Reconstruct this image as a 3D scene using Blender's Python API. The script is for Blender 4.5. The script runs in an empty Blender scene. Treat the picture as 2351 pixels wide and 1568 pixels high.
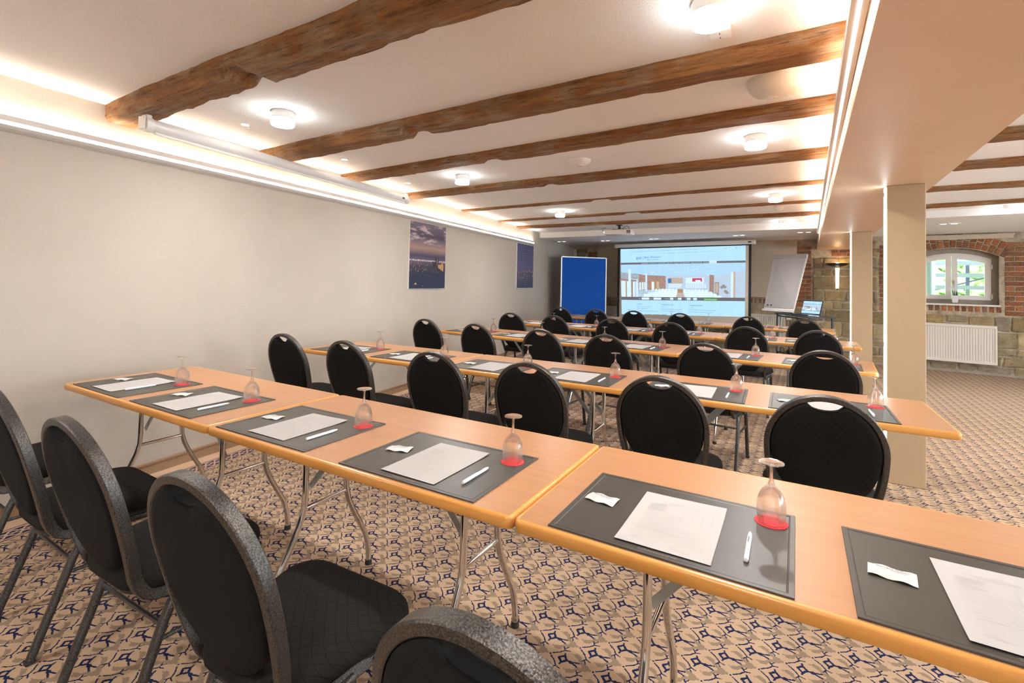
import bpy, bmesh, math, random
from mathutils import Vector, Matrix
R_ = random.Random(7)
S_ = bpy.context.scene
COL = S_.collection
PI = math.pi

# ---------------------------------------------------------------- camera
cam_d = bpy.data.cameras.new('camera'); cam = bpy.data.objects.new('camera', cam_d); COL.objects.link(cam)
YAW, PITCH, ROLL = -0.5423, 0.0270, 0.0210
def _rot(yaw, pitch, roll):
    cy, sy = math.cos(yaw), math.sin(yaw)
    f = Vector((sy, cy, 0)); r = Vector((cy, -sy, 0)); u = Vector((0, 0, 1))
    cp, sp = math.cos(pitch), math.sin(pitch); f, u = f*cp+u*sp, u*cp-f*sp
    cr, sr = math.cos(roll), math.sin(roll); r, u = r*cr+u*sr, u*cr-r*sr
    return r, u, f
_r, _u, _f = _rot(YAW, PITCH, ROLL)
M = Matrix.Identity(4)
for i in range(3):
    M[i][0] = _r[i]; M[i][1] = _u[i]; M[i][2] = -_f[i]
M[2][3] = 1.335
cam.matrix_world = M
cam_d.sensor_width = 36; cam_d.lens = 1118.86/2351*36; cam_d.shift_y = -0.0715
cam_d.clip_start = 0.02; cam_d.clip_end = 200
S_.camera = cam

# ---------------------------------------------------------------- world, exposure
w = bpy.data.worlds.new('world'); S_.world = w; w.use_nodes = True
wn = w.node_tree.nodes; wl = w.node_tree.links
bg = wn['Background']; bg.inputs[0].default_value = (0.80, 0.92, 1.0, 1); bg.inputs[1].default_value = 3.4
vs = S_.view_settings; vs.view_transform = 'Standard'; vs.look = 'None'; vs.gamma = 1.0; vs.use_curve_mapping = False
vs.exposure = 2.3
# strengths of the room's lamps, seen and added
E_DISC, E_GLASS, E_STRIP, E_UP, E_COL, E_SPOT, E_TORCH = 196.0, 8.0, 3.6, 15.5, 2.2, 10.0, 15.0

# ---------------------------------------------------------------- materials
class N:
    def __init__(s, name):
        s.m = bpy.data.materials.new(name); s.m.use_nodes = True
        s.t = s.m.node_tree; s.b = s.t.nodes['Principled BSDF']; s.out = s.t.nodes['Material Output']
    def n(s, k, **kw):
        x = s.t.nodes.new(k)
        for a, v in kw.items(): setattr(x, a, v)
        return x
    def l(s, a, b): s.t.links.new(a, b)
    def val(s, x, i, v):
        if isinstance(v, (int, float, tuple)): x.inputs[i].default_value = v
        else: s.l(v, x.inputs[i])
    def math(s, op, a, b=0.0, c=0.0, clamp=False):
        x = s.n('ShaderNodeMath', operation=op, use_clamp=clamp); s.val(x, 0, a); s.val(x, 1, b)
        if op in ('MULTIPLY_ADD', 'SMOOTH_MIN', 'SMOOTH_MAX', 'COMPARE'): s.val(x, 2, c)
        return x.outputs[0]
    def mix(s, f, a, b, mode='MIX'):
        x = s.n('ShaderNodeMix', data_type='RGBA', blend_type=mode)
        s.val(x, 0, f); s.val(x, 6, a if not isinstance(a, tuple) else (a+(1,))[:4]); s.val(x, 7, b if not isinstance(b, tuple) else (b+(1,))[:4])
        return x.outputs[2]
    def coord(s, which='Object', scale=(1, 1, 1), rot=(0, 0, 0)):
        c = s.n('ShaderNodeTexCoord'); mp = s.n('ShaderNodeMapping'); s.l(c.outputs[which], mp.inputs[0])
        mp.inputs['Scale'].default_value = scale; mp.inputs['Rotation'].default_value = rot
        return mp.outputs[0]
    def noise(s, co, scale, detail=3, rough=.5):
        x = s.n('ShaderNodeTexNoise'); s.l(co, x.inputs['Vector']); x.inputs['Scale'].default_value = scale
        x.inputs['Detail'].default_value = detail; x.inputs['Roughness'].default_value = rough
        return x.outputs[0]
    def ramp(s, f, stops, interp='LINEAR'):
        x = s.n('ShaderNodeValToRGB'); s.l(f, x.inputs[0]); cr = x.color_ramp; cr.interpolation = interp
        while len(cr.elements) < len(stops): cr.elements.new(.5)
        for e, (p, c) in zip(cr.elements, stops): e.position = p; e.color = (c+(1,))[:4] if isinstance(c, tuple) else (c, c, c, 1)
        return x.outputs[0]
    def bump(s, h, strength=.3, dist=.01):
        x = s.n('ShaderNodeBump'); x.inputs['Strength'].default_value = strength; x.inputs['Distance'].default_value = dist
        s.l(h, x.inputs['Height']); s.l(x.outputs[0], s.b.inputs['Normal']); return x
    def base(s, c): s.val(s.b, 'Base Color', c if not isinstance(c, tuple) else (c+(1,))[:4])
    def set(s, rough=.5, metal=0.0, spec=None, coat=None):
        s.b.inputs['Roughness'].default_value = rough; s.b.inputs['Metallic'].default_value = metal
        if spec is not None: s.b.inputs['Specular IOR Level'].default_value = spec
        if coat is not None: s.b.inputs['Coat Weight'].default_value = coat
        return s
MT = {}
def plain(name, col, rough=.5, metal=0.0, spec=None, var=.04, nscale=30, bump=0.0, bscale=200):
    m = N(name); m.set(rough, metal, spec); co = m.coord()
    f = m.noise(co, nscale, 4)
    a = tuple(min(1, c*(1-var)) for c in col); b = tuple(min(1, c*(1+var)) for c in col)
    m.base(m.ramp(f, [(.3, a), (.7, b)]))
    if bump: m.bump(m.noise(co, bscale, 3), bump, .002)
    MT[name] = m.m; return m.m
def emit(name, col, strength):
    m = N(name); m.base((.8, .8, .8)); m.b.inputs['Emission Color'].default_value = col+(1,); m.b.inputs['Emission Strength'].default_value = strength
    MT[name] = m.m; return m.m

plain('plaster', (.88, .85, .83), .9, var=.015, nscale=3)
m = N('rough_plaster'); m.set(.9); co = m.coord(); m.base(m.ramp(m.noise(co, 2.5, 3), [(.3, (.905, .88, .87)), (.7, (.925, .90, .89))]))
nb = m.noise(co, 130, 2, .6); m.bump(nb, .55, .006); MT['rough_plaster'] = m.m
m = N('soffit_paint'); m.set(.42, spec=.45); co = m.coord(); m.base(m.ramp(m.noise(co, 3, 3), [(.3, (.76, .51, .34)), (.7, (.79, .535, .36))]))
m.bump(m.noise(co, 160, 2), .25, .003); MT['soffit_paint'] = m.m
m = N('wallpaper'); m.set(.85); co = m.coord('Object', (1, 1, 1))
sp = m.n('ShaderNodeSeparateXYZ'); m.l(co, sp.inputs[0])
u_ = m.math('MULTIPLY', sp.outputs[1], 2*PI/.0105); v_ = m.math('MULTIPLY', sp.outputs[2], 2*PI/.008)
row = m.math('SINE', v_); wv = m.math('SINE', m.math('MULTIPLY_ADD', sp.outputs[2], 2*PI/.016, u_)); h = m.math('MULTIPLY', m.math('ADD', wv, 1.0), m.math('ADD', row, 1.0))
m.bump(h, .28, .0008); m.base(m.ramp(m.noise(co, 1.6, 3), [(.3, (.49, .43, .365)), (.7, (.52, .46, .39))])); MT['wallpaper'] = m.m
plain('column_paint', (.475, .34, .205), .7, var=.02, nscale=4, bump=.1)
plain('white_paint', (.78, .74, .69), .55, var=.02)
plain('white_plastic', (.82, .79, .76), .35, var=.01)
plain('grey_white_metal', (.72, .70, .70), .3, var=.01, metal=.0)
plain('alu', (.60, .59, .58), .4, metal=.6, var=.03)
plain('chrome', (.82, .80, .78), .08, metal=1, var=.02)
plain('zinc', (.55, .60, .60), .38, metal=.8, var=.08)
plain('dark_plastic', (.02, .02, .02), .4, var=.1)
plain('hole_rim', (.006, .006, .006), .85, spec=.08, var=.1)
plain('rubber', (.015, .015, .015), .7, var=.1)
plain('black_metal', (.03, .03, .03), .45, metal=.5, var=.1)
m = N('hammered_metal'); co = m.coord(); n1 = m.noise(co, 330, 3, .6)
m.set(.34, metal=.8); m.base(m.ramp(n1, [(.40, (.045, .042, .038)), (.62, (.14, .132, .125))])); m.bump(n1, .6, .0015); MT['hammered_metal'] = m.m
def fabric(name, c, line, per=.036):
    m = N(name); m.set(.95, spec=.2); c2 = m.n('ShaderNodeTexCoord'); sp = m.n('ShaderNodeSeparateXYZ'); m.l(c2.outputs['Object'], sp.inputs[0])
    t = m.math('ADD', sp.outputs[1], sp.outputs[2])
    a = m.math('ADD', sp.outputs[0], t); b = m.math('SUBTRACT', sp.outputs[0], t)
    def ln(x):
        f = m.math('FRACT', m.math('MULTIPLY', x, 1/per)); return m.math('ABSOLUTE', m.math('SUBTRACT', f, .5))
    e = m.math('MAXIMUM', ln(a), ln(b)); k = m.math('GREATER_THAN', e, .47)
    wv = m.noise(m.coord('Object'), 500, 2)
    cc = m.mix(wv, tuple(x*.7 for x in c), tuple(x*1.3 for x in c)); m.base(m.mix(k, cc, line))
    m.bump(m.math('SUBTRACT', wv, m.math('MULTIPLY', k, .6)), .4, .0015); MT[name] = m.m
fabric('seat_fabric', (.014, .0125, .011), (.005, .0045, .004)); fabric('back_fabric', (.0075, .0068, .0065), (.003, .0028, .0025))
def wood(name, c1, c2, c3, scale, rough=.35, bump=.05):
    m = N(name); m.set(rough, spec=.5); co = m.coord('Object', scale)
    n1 = m.noise(co, 1, 6, .6); n2 = m.noise(m.coord('Object', (scale[0]*6, scale[1]*5, scale[2]*5)), 1, 4, .6)
    a = m.ramp(n1, [(.3, c1), (.5, c2), (.72, c3)]); m.base(m.mix(m.math('MULTIPLY', n2, .35), a, c3)); m.bump(n2, bump, .001); MT[name] = m.m
wood('beech_top', (.50, .257, .128), (.47, .235, .112), (.425, .205, .094), (2.2, 60, 60), .33, .02)
wood('beech_edge', (.80, .39, .11), (.73, .34, .085), (.64, .28, .06), (4, 70, 70), .28, .02)
m = N('old_oak'); m.set(.72, spec=.3); co = m.coord('Object', (2.0, 22, 22)); n1 = m.noise(co, 1.6, 8, .7); n2 = m.noise(m.coord('Object', (2.2, 4, 4)), 1.6, 5, .65)
n3 = m.noise(m.coord('Object', (5, 120, 120)), 1, 4, .6); n4 = m.noise(m.coord('Object', (60, 60, 60)), 1, 3, .7)
a = m.ramp(n1, [(.28, (.07, .028, .009)), (.44, (.25, .11, .038)), (.60, (.36, .17, .06)), (.8, (.46, .25, .10))])
b_ = m.ramp(n1, [(.30, (.13, .075, .04)), (.55, (.36, .235, .135)), (.75, (.52, .37, .24))])
c = m.mix(m.ramp(n2, [(.50, 0.0), (.62, 1.0)]), a, b_); c = m.mix(m.ramp(n3, [(.30, .75), (.42, 0.0)]), c, (.05, .022, .01)); c = m.mix(m.ramp(n4, [(.66, 0.0), (.74, .6)]), c, (.06, .03, .012))
m.base(c); m.bump(m.math('ADD', m.math('MULTIPLY', n1, 1.2), m.math('ADD', n3, n4)), 1.0, .009); MT['old_oak'] = m.m
plain('baseboard_carpet', (.34, .21, .125), .95, var=.12, nscale=90, bump=.4, bscale=300)
m = N('desk_leather'); m.set(.38, spec=.55); co = m.coord(); m.base(m.ramp(m.noise(co, 5, 2), [(.3, (.046, .040, .033)), (.7, (.057, .050, .041))])); m.bump(m.noise(co, 900, 2), .12, .0006); MT['desk_leather'] = m.m
plain('emboss', (.22, .20, .18), .4)
plain('paper', (.475, .458, .455), .8, var=.01)
plain('print_grey', (.31, .30, .29), .8); plain('print_blue', (.05, .08, .22), .7)
plain('print_dark', (.03, .022, .035), .5); plain('print_glow', (.48, .26, .10), .5)
plain('packet_white', (.62, .61, .595), .45, bump=.15, bscale=60)
plain('pen_white', (.85, .86, .88), .25)
plain('coaster_red', (.62, .035, .04), .75, var=.08, bump=.2)
m = N('thin_glass'); m.t.nodes.remove(m.b); lw = m.n('ShaderNodeLayerWeight'); lw.inputs[0].default_value = .25
tr = m.n('ShaderNodeBsdfTransparent'); tr.inputs[0].default_value = (.95, .95, .95, 1); gl = m.n('ShaderNodeBsdfGlossy'); gl.inputs['Roughness'].default_value = .02
mx = m.n('ShaderNodeMixShader'); m.l(m.math('MULTIPLY_ADD', lw.outputs['Fresnel'], .26, .012, True), mx.inputs[0]); m.l(tr.outputs[0], mx.inputs[1]); m.l(gl.outputs[0], mx.inputs[2]); m.l(mx.outputs[0], m.out.inputs[0]); MT['thin_glass'] = m.m
m = N('solid_glass'); m.t.nodes.remove(m.b); g = m.n('ShaderNodeBsdfGlass'); g.inputs['IOR'].default_value = 1.48; g.inputs['Roughness'].default_value = .01; g.inputs[0].default_value = (1, 1, 1, 1)
tr = m.n('ShaderNodeBsdfTransparent'); tr.inputs[0].default_value = (.93, .93, .93, 1); mx = m.n('ShaderNodeMixShader'); mx.inputs[0].default_value = .6; m.l(tr.outputs[0], mx.inputs[1]); m.l(g.outputs[0], mx.inputs[2]); m.l(mx.outputs[0], m.out.inputs[0]); MT['solid_glass'] = m.m
m = N('bowl_glass'); m.t.nodes.remove(m.b); g = m.n('ShaderNodeBsdfGlass'); g.inputs['IOR'].default_value = 1.5; g.inputs['Roughness'].default_value = 0; g.inputs[0].default_value = (1, 1, 1, 1)
tr = m.n('ShaderNodeBsdfTransparent'); tr.inputs[0].default_value = (.97, .97, .97, 1); mx = m.n('ShaderNodeMixShader'); mx.inputs[0].default_value = .35; m.l(tr.outputs[0], mx.inputs[1]); m.l(g.outputs[0], mx.inputs[2]); m.l(mx.outputs[0], m.out.inputs[0]); MT['bowl_glass'] = m.m
emit('lamp_disc', (1, .98, .95), E_DISC); emit('lamp_glass', (.93, 1, 1), E_GLASS); emit('led_strip', (1, .88, .74), E_STRIP); emit('led_uplight', (1, .88, .74), E_UP); emit('led_column', (.80, .95, 1), E_COL)
emit('spot_bulb', (1, .88, .7), E_SPOT); emit('spot_dim', (1, .95, .9), .35); emit('torch_bulb', (1, .62, .28), E_TORCH); emit('torch_body', (1, .80, .62), .55); emit('lens_glow', (.8, .95, 1), 12)
plain('led_profile', (.62, .58, .56), .35, var=.02)
plain('pin_blue', (.0, .085, .44), .9, var=.12, nscale=400, bump=.2)
plain('screen_black', (.01, .01, .012), .6); plain('screen_cloth', (.60, .54, .47), .9, var=.01)
plain('blind', (.62, .50, .38), .9, var=.03, nscale=6); plain('radiator', (.74, .68, .60), .45, var=.01)
plain('laptop_dark', (.02, .025, .04), .3)
plain('leaf', (.03, .12, .05), .5, var=.3); plain('pot_white', (.8, .78, .78), .3)
plain('reveal', (.34, .28, .22), .85, var=.1, nscale=12); plain('outdoor_metal', (.24, .29, .37), .5, metal=.3); plain('ground_green', (.30, .40, .15), .95, var=.3, nscale=3)
m = N('foliage'); m.set(.8); m.base(m.ramp(m.noise(m.coord('Object'), 6, 8, .75), [(.35, (.09, .17, .06)), (.48, (.25, .38, .16)), (.58, (.45, .58, .30)), (.72, (.8, .85, .7))])); MT['foliage'] = m.m
# stones carry their own colour per block
m = N('stone_wall'); m.set(.95, spec=.2); at = m.n('ShaderNodeVertexColor'); at.layer_name = 'Col'; co = m.coord()
n1 = m.noise(co, 9, 7, .7); n2 = m.noise(co, 55, 5, .65)
c = m.mix(m.ramp(n1, [(.40, .0), (.72, .85)]), at.outputs[0], (.19, .13, .07), 'MIX'); c = m.mix(m.ramp(n2, [(.45, .0), (.8, .5)]), c, (.62, .52, .38)); m.base(c)
m.bump(m.math('ADD', n1, n2), .9, .02); MT['stone_wall'] = m.m
# carpet: a 45 degree lattice of one motif, drawn as distances to short strokes
m = N('carpet'); m.set(.97, spec=.1); co = m.coord()
wob = m.n('ShaderNodeTexNoise'); m.l(co, wob.inputs['Vector']); wob.inputs['Scale'].default_value = 170; wob.inputs['Detail'].default_value = 1
vs_ = m.n('ShaderNodeVectorMath', operation='SUBTRACT'); m.l(wob.outputs['Color'], vs_.inputs[0]); vs_.inputs[1].default_value = (.5, .5, .5)
vm = m.n('ShaderNodeVectorMath', operation='SCALE'); m.l(vs_.outputs[0], vm.inputs[0]); vm.inputs['Scale'].default_value = .006
va = m.n('ShaderNodeVectorMath', operation='ADD'); m.l(co, va.inputs[0]); m.l(vm.outputs[0], va.inputs[1])
sp = m.n('ShaderNodeSeparateXYZ'); m.l(va.outputs[0], sp.inputs[0])
X = m.math('SUBTRACT', sp.outputs[0], -.863); Y = m.math('SUBTRACT', sp.outputs[1], 1.702)
e1 = (.081, .0815); e2 = (.081, -.0805); det = e1[0]*e2[1]-e2[0]*e1[1]
A_ = m.math('MULTIPLY_ADD', X, e2[1]/det, m.math('MULTIPLY', Y, -e2[0]/det)); B_ = m.math('MULTIPLY_ADD', X, -e1[1]/det, m.math('MULTIPLY', Y, e1[0]/det))
def dom(x, off): return m.math('SUBTRACT', m.math('FRACT', m.math('ADD', x, off)), off)
def seg(p, a, b, r=0.0):
    bax, bay = b[0]-a[0], b[1]-a[1]; L2 = max(bax*bax+bay*bay, 1e-6)
    px = m.math('SUBTRACT', p[0], a[0]); py = m.math('SUBTRACT', p[1], a[1])
    h = m.math('MULTIPLY_ADD', px, bax/L2, m.math('MULTIPLY', py, bay/L2), clamp=True)
    dx = m.math('MULTIPLY_ADD', h, -bax, px); dy = m.math('MULTIPLY_ADD', h, -bay, py)
    d = m.math('SQRT', m.math('MULTIPLY_ADD', dx, dx, m.math('MULTIPLY', dy, dy)))
    return m.math('SUBTRACT', d, r)
def fold(off):
    a, b = dom(A_, off), dom(B_, off); return m.math('MAXIMUM', a, b), m.math('MINIMUM', a, b)
def mn(l):
    r = l[0]
    for x in l[1:]: r = m.math('MINIMUM', r, x)
    return r
F = fold(.25); I = fold(0.0)
navy = mn([seg(F, (.09, 0), (.30, .03), .022), seg(F, (.30, .03), (.50, .0), .022), seg(F, (.50, 0), (.53, -.15), .022), seg(F, (.53, -.08), (.66, -.10), .018), seg(F, (.5, 0), (.63, .07), .02),
  seg(F, (-.23, 0), (-.10, 0), .022), seg(F, (-.16, -.08), (-.10, 0), .022), seg(F, (0, 0), (.01, 0), .026),
  seg(I, (.22, .21), (.40, .21), .038), seg(I, (.41, .22), (.40, .40), .038), seg(I, (.46, .13), (.41, .22), .028), seg(I, (.40, .40), (.5, .49), .03), seg(I, (.49, .49), (.50, .50), .062), seg(I, (.52, .5), (.72, .60), .028)])
grey = mn([seg(I, (.67, .20), (.80, .29), .022), seg(I, (.78, .28), (.82, .38), .078), seg(I, (.82, .38), (.79, .60), .052), seg(I, (.79, .60), (.89, .80), .062), seg(I, (.78, .76), (.93, .92), .045)])
fn = m.noise(co, 420, 2); fn2 = m.noise(co, 1.2, 2)
basec = m.mix(fn, (.46, .315, .20), (.58, .405, .27)); basec = m.mix(m.math('MULTIPLY', fn2, .25), basec, (.46, .32, .22))
kg = m.math('LESS_THAN', grey, 0.0); kn = m.math('LESS_THAN', navy, 0.0)
fieldc = m.mix(m.math('MULTIPLY', kg, .85), basec, (.25, .185, .13)); fieldc = m.mix(kn, fieldc, (.018, .022, .07))
# border along the left wall: plain strip, then a navy band with an interlaced scroll
wn_ = Vector((.9906, .1369)); A0 = (-3.756, 1.639)
D = m.math('MULTIPLY_ADD', m.math('SUBTRACT', sp.outputs[0], A0[0]), wn_.x, m.math('MULTIPLY', m.math('SUBTRACT', sp.outputs[1], A0[1]), wn_.y))
T = m.math('MULTIPLY_ADD', sp.outputs[0], -wn_.y, m.math('MULTIPLY', sp.outputs[1], wn_.x))
ph = m.math('MULTIPLY', T, 2*PI/.13)
def wave(sh, amp, th):
    s1 = m.math('MULTIPLY_ADD', m.math('SINE', m.math('ADD', ph, sh)), amp, .19)
    return m.math('LESS_THAN', m.math('ABSOLUTE', m.math('SUBTRACT', D, s1)), th)
wv = m.math('MAXIMUM', m.math('MAXIMUM', wave(0, .035, .0065), wave(PI, .035, .0065)), m.math('MAXIMUM', wave(PI/2, .014, .004), wave(-PI/2, .014, .004)))
band = m.math('MULTIPLY', m.math('GREATER_THAN', D, .145), m.math('LESS_THAN', D, .235))
l1 = m.math('LESS_THAN', m.math('ABSOLUTE', m.math('SUBTRACT', D, .128)), .004); l2 = m.math('LESS_THAN', m.math('ABSOLUTE', m.math('SUBTRACT', D, .25)), .004)
navyk = m.math('MAXIMUM', m.math('MULTIPLY', band, m.math('SUBTRACT', 1.0, wv)), m.math('MAXIMUM', l1, l2))
bc = m.mix(navyk, m.mix(.5, basec, (.70, .47, .33)), (.035, .04, .085))
m.base(m.mix(m.math('LESS_THAN', D, .262), fieldc, bc)); m.bump(fn, .5, .003); MT['carpet'] = m.m
# wall prints
m = N('night_city_print'); m.set(.5); tc = m.n('ShaderNodeTexCoord'); sp = m.n('ShaderNodeSeparateXYZ'); m.l(tc.outputs['Generated'], sp.inputs[0])
zz = sp.outputs[2]; yy = sp.outputs[1]
sky = m.ramp(zz, [(0, (.012, .022, .06)), (.33, (.020, .022, .05)), (.44, (.10, .075, .12)), (.50, (.05, .04, .09)), (.62, (.36, .22, .18)), (.70, (.20, .14, .17)), (.8, (.055, .04, .075)), (1, (.16, .12, .17))])
n1 = m.noise(m.coord('Generated', (1, 1.5, 6)), 2.4, 5, .6); skym = m.mix(m.math('MULTIPLY', m.ramp(n1, [(.5, 0.0), (.62, 1.0)]), m.math('GREATER_THAN', zz, .68)), sky, (.50, .38, .38))
n2 = m.noise(m.coord('Generated', (1, 34, 40)), 1.0, 3, .7); lightband = m.math('MULTIPLY', m.math('GREATER_THAN', n2, .60), m.math('MULTIPLY', m.math('GREATER_THAN', zz, .25), m.math('LESS_THAN', zz, .44)))
c = m.mix(m.math('MULTIPLY', lightband, .8), skym, (.75, .35, .16)); n4 = m.noise(m.coord('Generated', (1, 22, 30)), 1.1, 3, .7)
c = m.mix(m.math('MULTIPLY', m.math('GREATER_THAN', n4, .68), m.math('LESS_THAN', zz, .3)), c, (.6, .65, .75))
hl = m.math('MULTIPLY', m.math('LESS_THAN', m.math('ABSOLUTE', m.math('SUBTRACT', zz, .425)), .012), m.math('GREATER_THAN', n2, .45)); c = m.mix(m.math('MULTIPLY', hl, .55), c, (.8, .75, .8))
m.base(c); MT['night_city_print'] = m.m
m = N('star_trail_print'); m.set(.5); tc = m.n('ShaderNodeTexCoord'); sp = m.n('ShaderNodeSeparateXYZ'); m.l(tc.outputs['Generated'], sp.inputs[0])
dy = m.math('MULTIPLY', m.math('SUBTRACT', sp.outputs[1], .52), 1.0); dz = m.math('SUBTRACT', sp.outputs[2], .46)
rr = m.math('SQRT', m.math('MULTIPLY_ADD', dy, dy, m.math('MULTIPLY', dz, dz)))
n1 = m.noise(m.coord('Generated', (1, 3, 3)), 2, 3)
rings = m.ramp(m.math('SINE', m.math('MULTIPLY', rr, 2*PI/.048)), [(.62, 0.0), (.95, 1.0)])
amt = m.math('MULTIPLY', rings, m.math('MULTIPLY', n1, .9)); bgc = m.ramp(sp.outputs[2], [(0, (.015, .045, .09)), (.3, (.05, .05, .10)), (.45, (.09, .09, .2)), (1, (.035, .05, .14))])
c = m.mix(amt, bgc, (.55, .42, .50)); low = m.math('MULTIPLY', m.math('GREATER_THAN', m.noise(m.coord('Generated', (1, 14, 14)), 1, 4, .7), .56), m.math('MULTIPLY', m.math('LESS_THAN', sp.outputs[2], .42), m.math('GREATER_THAN', sp.outputs[2], .2)))
m.base(m.mix(m.math('MULTIPLY', low, .6), c, (.7, .40, .24))); MT['star_trail_print'] = m.m

# ---------------------------------------------------------------- mesh helpers
class MB:
    def __init__(s): s.b = bmesh.new()
    def quad(s, pts, mi=0):
        f = s.b.faces.new([s.b.verts.new(p) for p in pts]); f.material_index = mi; return f
    def box(s, c, d, rot=None, bevel=0.0, seg=1, mi=0):
        g = bmesh.ops.create_cube(s.b, size=1.0)['verts']
        bmesh.ops.scale(s.b, vec=d, verts=g)
        if bevel > 0:
            es = list({e for v in g for e in v.link_edges}); r = bmesh.ops.bevel(s.b, geom=es, offset=bevel, segments=seg, affect='EDGES', profile=.5)
            g = list({v for f in r['faces'] for v in f.verts} | {v for v in g if v.is_valid})
        if rot is not None: bmesh.ops.rotate(s.b, cent=(0, 0, 0), matrix=rot, verts=g)
        bmesh.ops.translate(s.b, vec=c, verts=g)
        for v in g:
            for f in v.link_faces: f.material_index = mi
        return g
    def boxab(s, a, b, bevel=0.0, seg=1, mi=0):
        return s.box([(a[i]+b[i])/2 for i in range(3)], [abs(b[i]-a[i]) for i in range(3)], None, bevel, seg, mi)
    def lathe(s, prof, n=24, c=(0, 0, 0), close=False, mi=0):
        rings = []
        for r, z in prof:
            if r < 1e-5: rings.append([s.b.verts.new((c[0], c[1], c[2]+z))])
            else: rings.append([s.b.verts.new((c[0]+r*math.cos(2*PI*i/n), c[1]+r*math.sin(2*PI*i/n), c[2]+z)) for i in range(n)])
        for a, b in zip(rings, rings[1:]):
            for i in range(n):
                j = (i+1) % n
                if len(a) == 1 and len(b) == 1: continue
                if len(a) == 1: f = s.b.faces.new((a[0], b[i], b[j]))
                elif len(b) == 1: f = s.b.faces.new((a[i], a[j], b[0]))
                else: f = s.b.faces.new((a[i], a[j], b[j], b[i]))
                f.material_index = mi
        return rings
    def sweep(s, path, prof, ref=(0, 1, 0), closed=False, cap=True, mi=0, scale=None):
        P = [Vector(p) for p in path]; n = len(P); v = Vector(ref); rings = []
        for i in range(n):
            a = P[(i-1) % n] if (closed or i > 0) else P[i]; b = P[(i+1) % n] if (closed or i < n-1) else P[i]
            t = (b-a).normalized(); v = (v-t*v.dot(t))
            if v.length < 1e-6: v = t.orthogonal()
            v.normalize(); u = t.cross(v); k = scale[i] if scale else 1.0
            rings.append([s.b.verts.new(P[i]+u*(q[0]*k)+v*(q[1]*k)) for q in prof])
        m_ = len(prof)
        for i in range(n if closed else n-1):
            a, b = rings[i], rings[(i+1) % n]
            for j in range(m_):
                f = s.b.faces.new((a[j], a[(j+1) % m_], b[(j+1) % m_], b[j])); f.material_index = mi
        if cap and not closed: s.b.faces.new(rings[0][::-1]); s.b.faces.new(rings[-1])
        return rings
    def tube(s, path, r, n=10, **k): return s.sweep(path, [(r*math.cos(2*PI*i/n), r*math.sin(2*PI*i/n)) for i in range(n)], **k)
    def prism(s, pts, d, inset=0.0, idepth=0.0):
        """polygon pts (3-D, planar) pushed by vector d, with an optional bevelled front"""
        d = Vector(d); a = [s.b.verts.new(p) for p in pts]; c = sum((Vector(p) for p in pts), Vector())/len(pts)
        b = [s.b.verts.new(Vector(p)+d) for p in pts]; n = len(pts)
        for i in range(n): s.b.faces.new((a[i], a[(i+1) % n], b[(i+1) % n], b[i]))
        if inset:
            e = [s.b.verts.new(Vector(p)+d+d.normalized()*idepth+(c-Vector(p)).normalized()*inset) for p in pts]
            for i in range(n): s.b.faces.new((b[i], b[(i+1) % n], e[(i+1) % n], e[i]))
            s.b.faces.new(e)
        else: s.b.faces.new(b)
        s.b.faces.new(a[::-1])
    def build(s, name, mats, parent=None, smooth=False, loc=None, angle=40):
        bmesh.ops.recalc_face_normals(s.b, faces=s.b.faces[:])
        me = bpy.data.meshes.new(name); s.b.to_mesh(me); s.b.free()
        for mm in (mats if isinstance(mats, (list, tuple)) else [mats]): me.materials.append(MT[mm])
        if smooth:
            for p in me.polygons: p.use_smooth = True
            me.set_sharp_from_angle(angle=math.radians(angle))
        o = bpy.data.objects.new(name, me); COL.objects.link(o)
        if parent: o.parent = parent
        if loc is not None: o.location = loc
        return o
def thing(name, label, cat, loc=(0, 0, 0), rz=0, group=None):
    o = bpy.data.objects.new(name, None); o.empty_display_size = .1; COL.objects.link(o); o.location = loc; o.rotation_euler = (0, 0, rz); return tag(o, label, cat, group)
def tag(o, label, cat, group=None, kind=None):
    o['label'] = label; o['category'] = cat
    if group: o['group'] = group
    if kind: o['kind'] = kind
    return o
def struct(o): o['kind'] = 'structure'; return o
KIDS = {}
def dup(root, loc, rz, label, group=None):
    def cp(o, par):
        c = o.copy(); COL.objects.link(c); c.parent = par
        for ch in KIDS.setdefault(o.name, [x for x in o.children]): cp(ch, c)
        return c
    r = cp(root, None); r.location = loc; r.rotation_euler = (0, 0, rz); r['label'] = label
    if group: r['group'] = group
    return r
def text_into(mb, txt, size, origin, ux, uy, mi, nrm_off=0.0, align='LEFT', maxw=None):
    """flat letters written into a bmesh on the plane spanned by ux, uy"""
    cu = bpy.data.curves.new('t', 'FONT'); cu.body = txt; cu.size = size; cu.align_x = align; cu.resolution_u = 2
    ob = bpy.data.objects.new('t', cu); me = ob.to_mesh(); ux = Vector(ux); uy = Vector(uy); nn = ux.cross(uy); o = Vector(origin)+nn*nrm_off
    k = 1.0
    if maxw and len(me.vertices):
        wd = max(v.co.x for v in me.vertices)-min(v.co.x for v in me.vertices); k = maxw/max(wd, 1e-6)
    vs2 = [mb.b.verts.new(o+ux*v.co.x*k+uy*v.co.y) for v in me.vertices]
    for p in me.polygons:
        try: f = mb.b.faces.new([vs2[i] for i in p.vertices]); f.material_index = mi
        except ValueError: pass
    ob.to_mesh_clear(); bpy.data.objects.remove(ob); bpy.data.curves.remove(cu)
def rz(a): return Matrix.Rotation(a, 3, 'Z')

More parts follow.
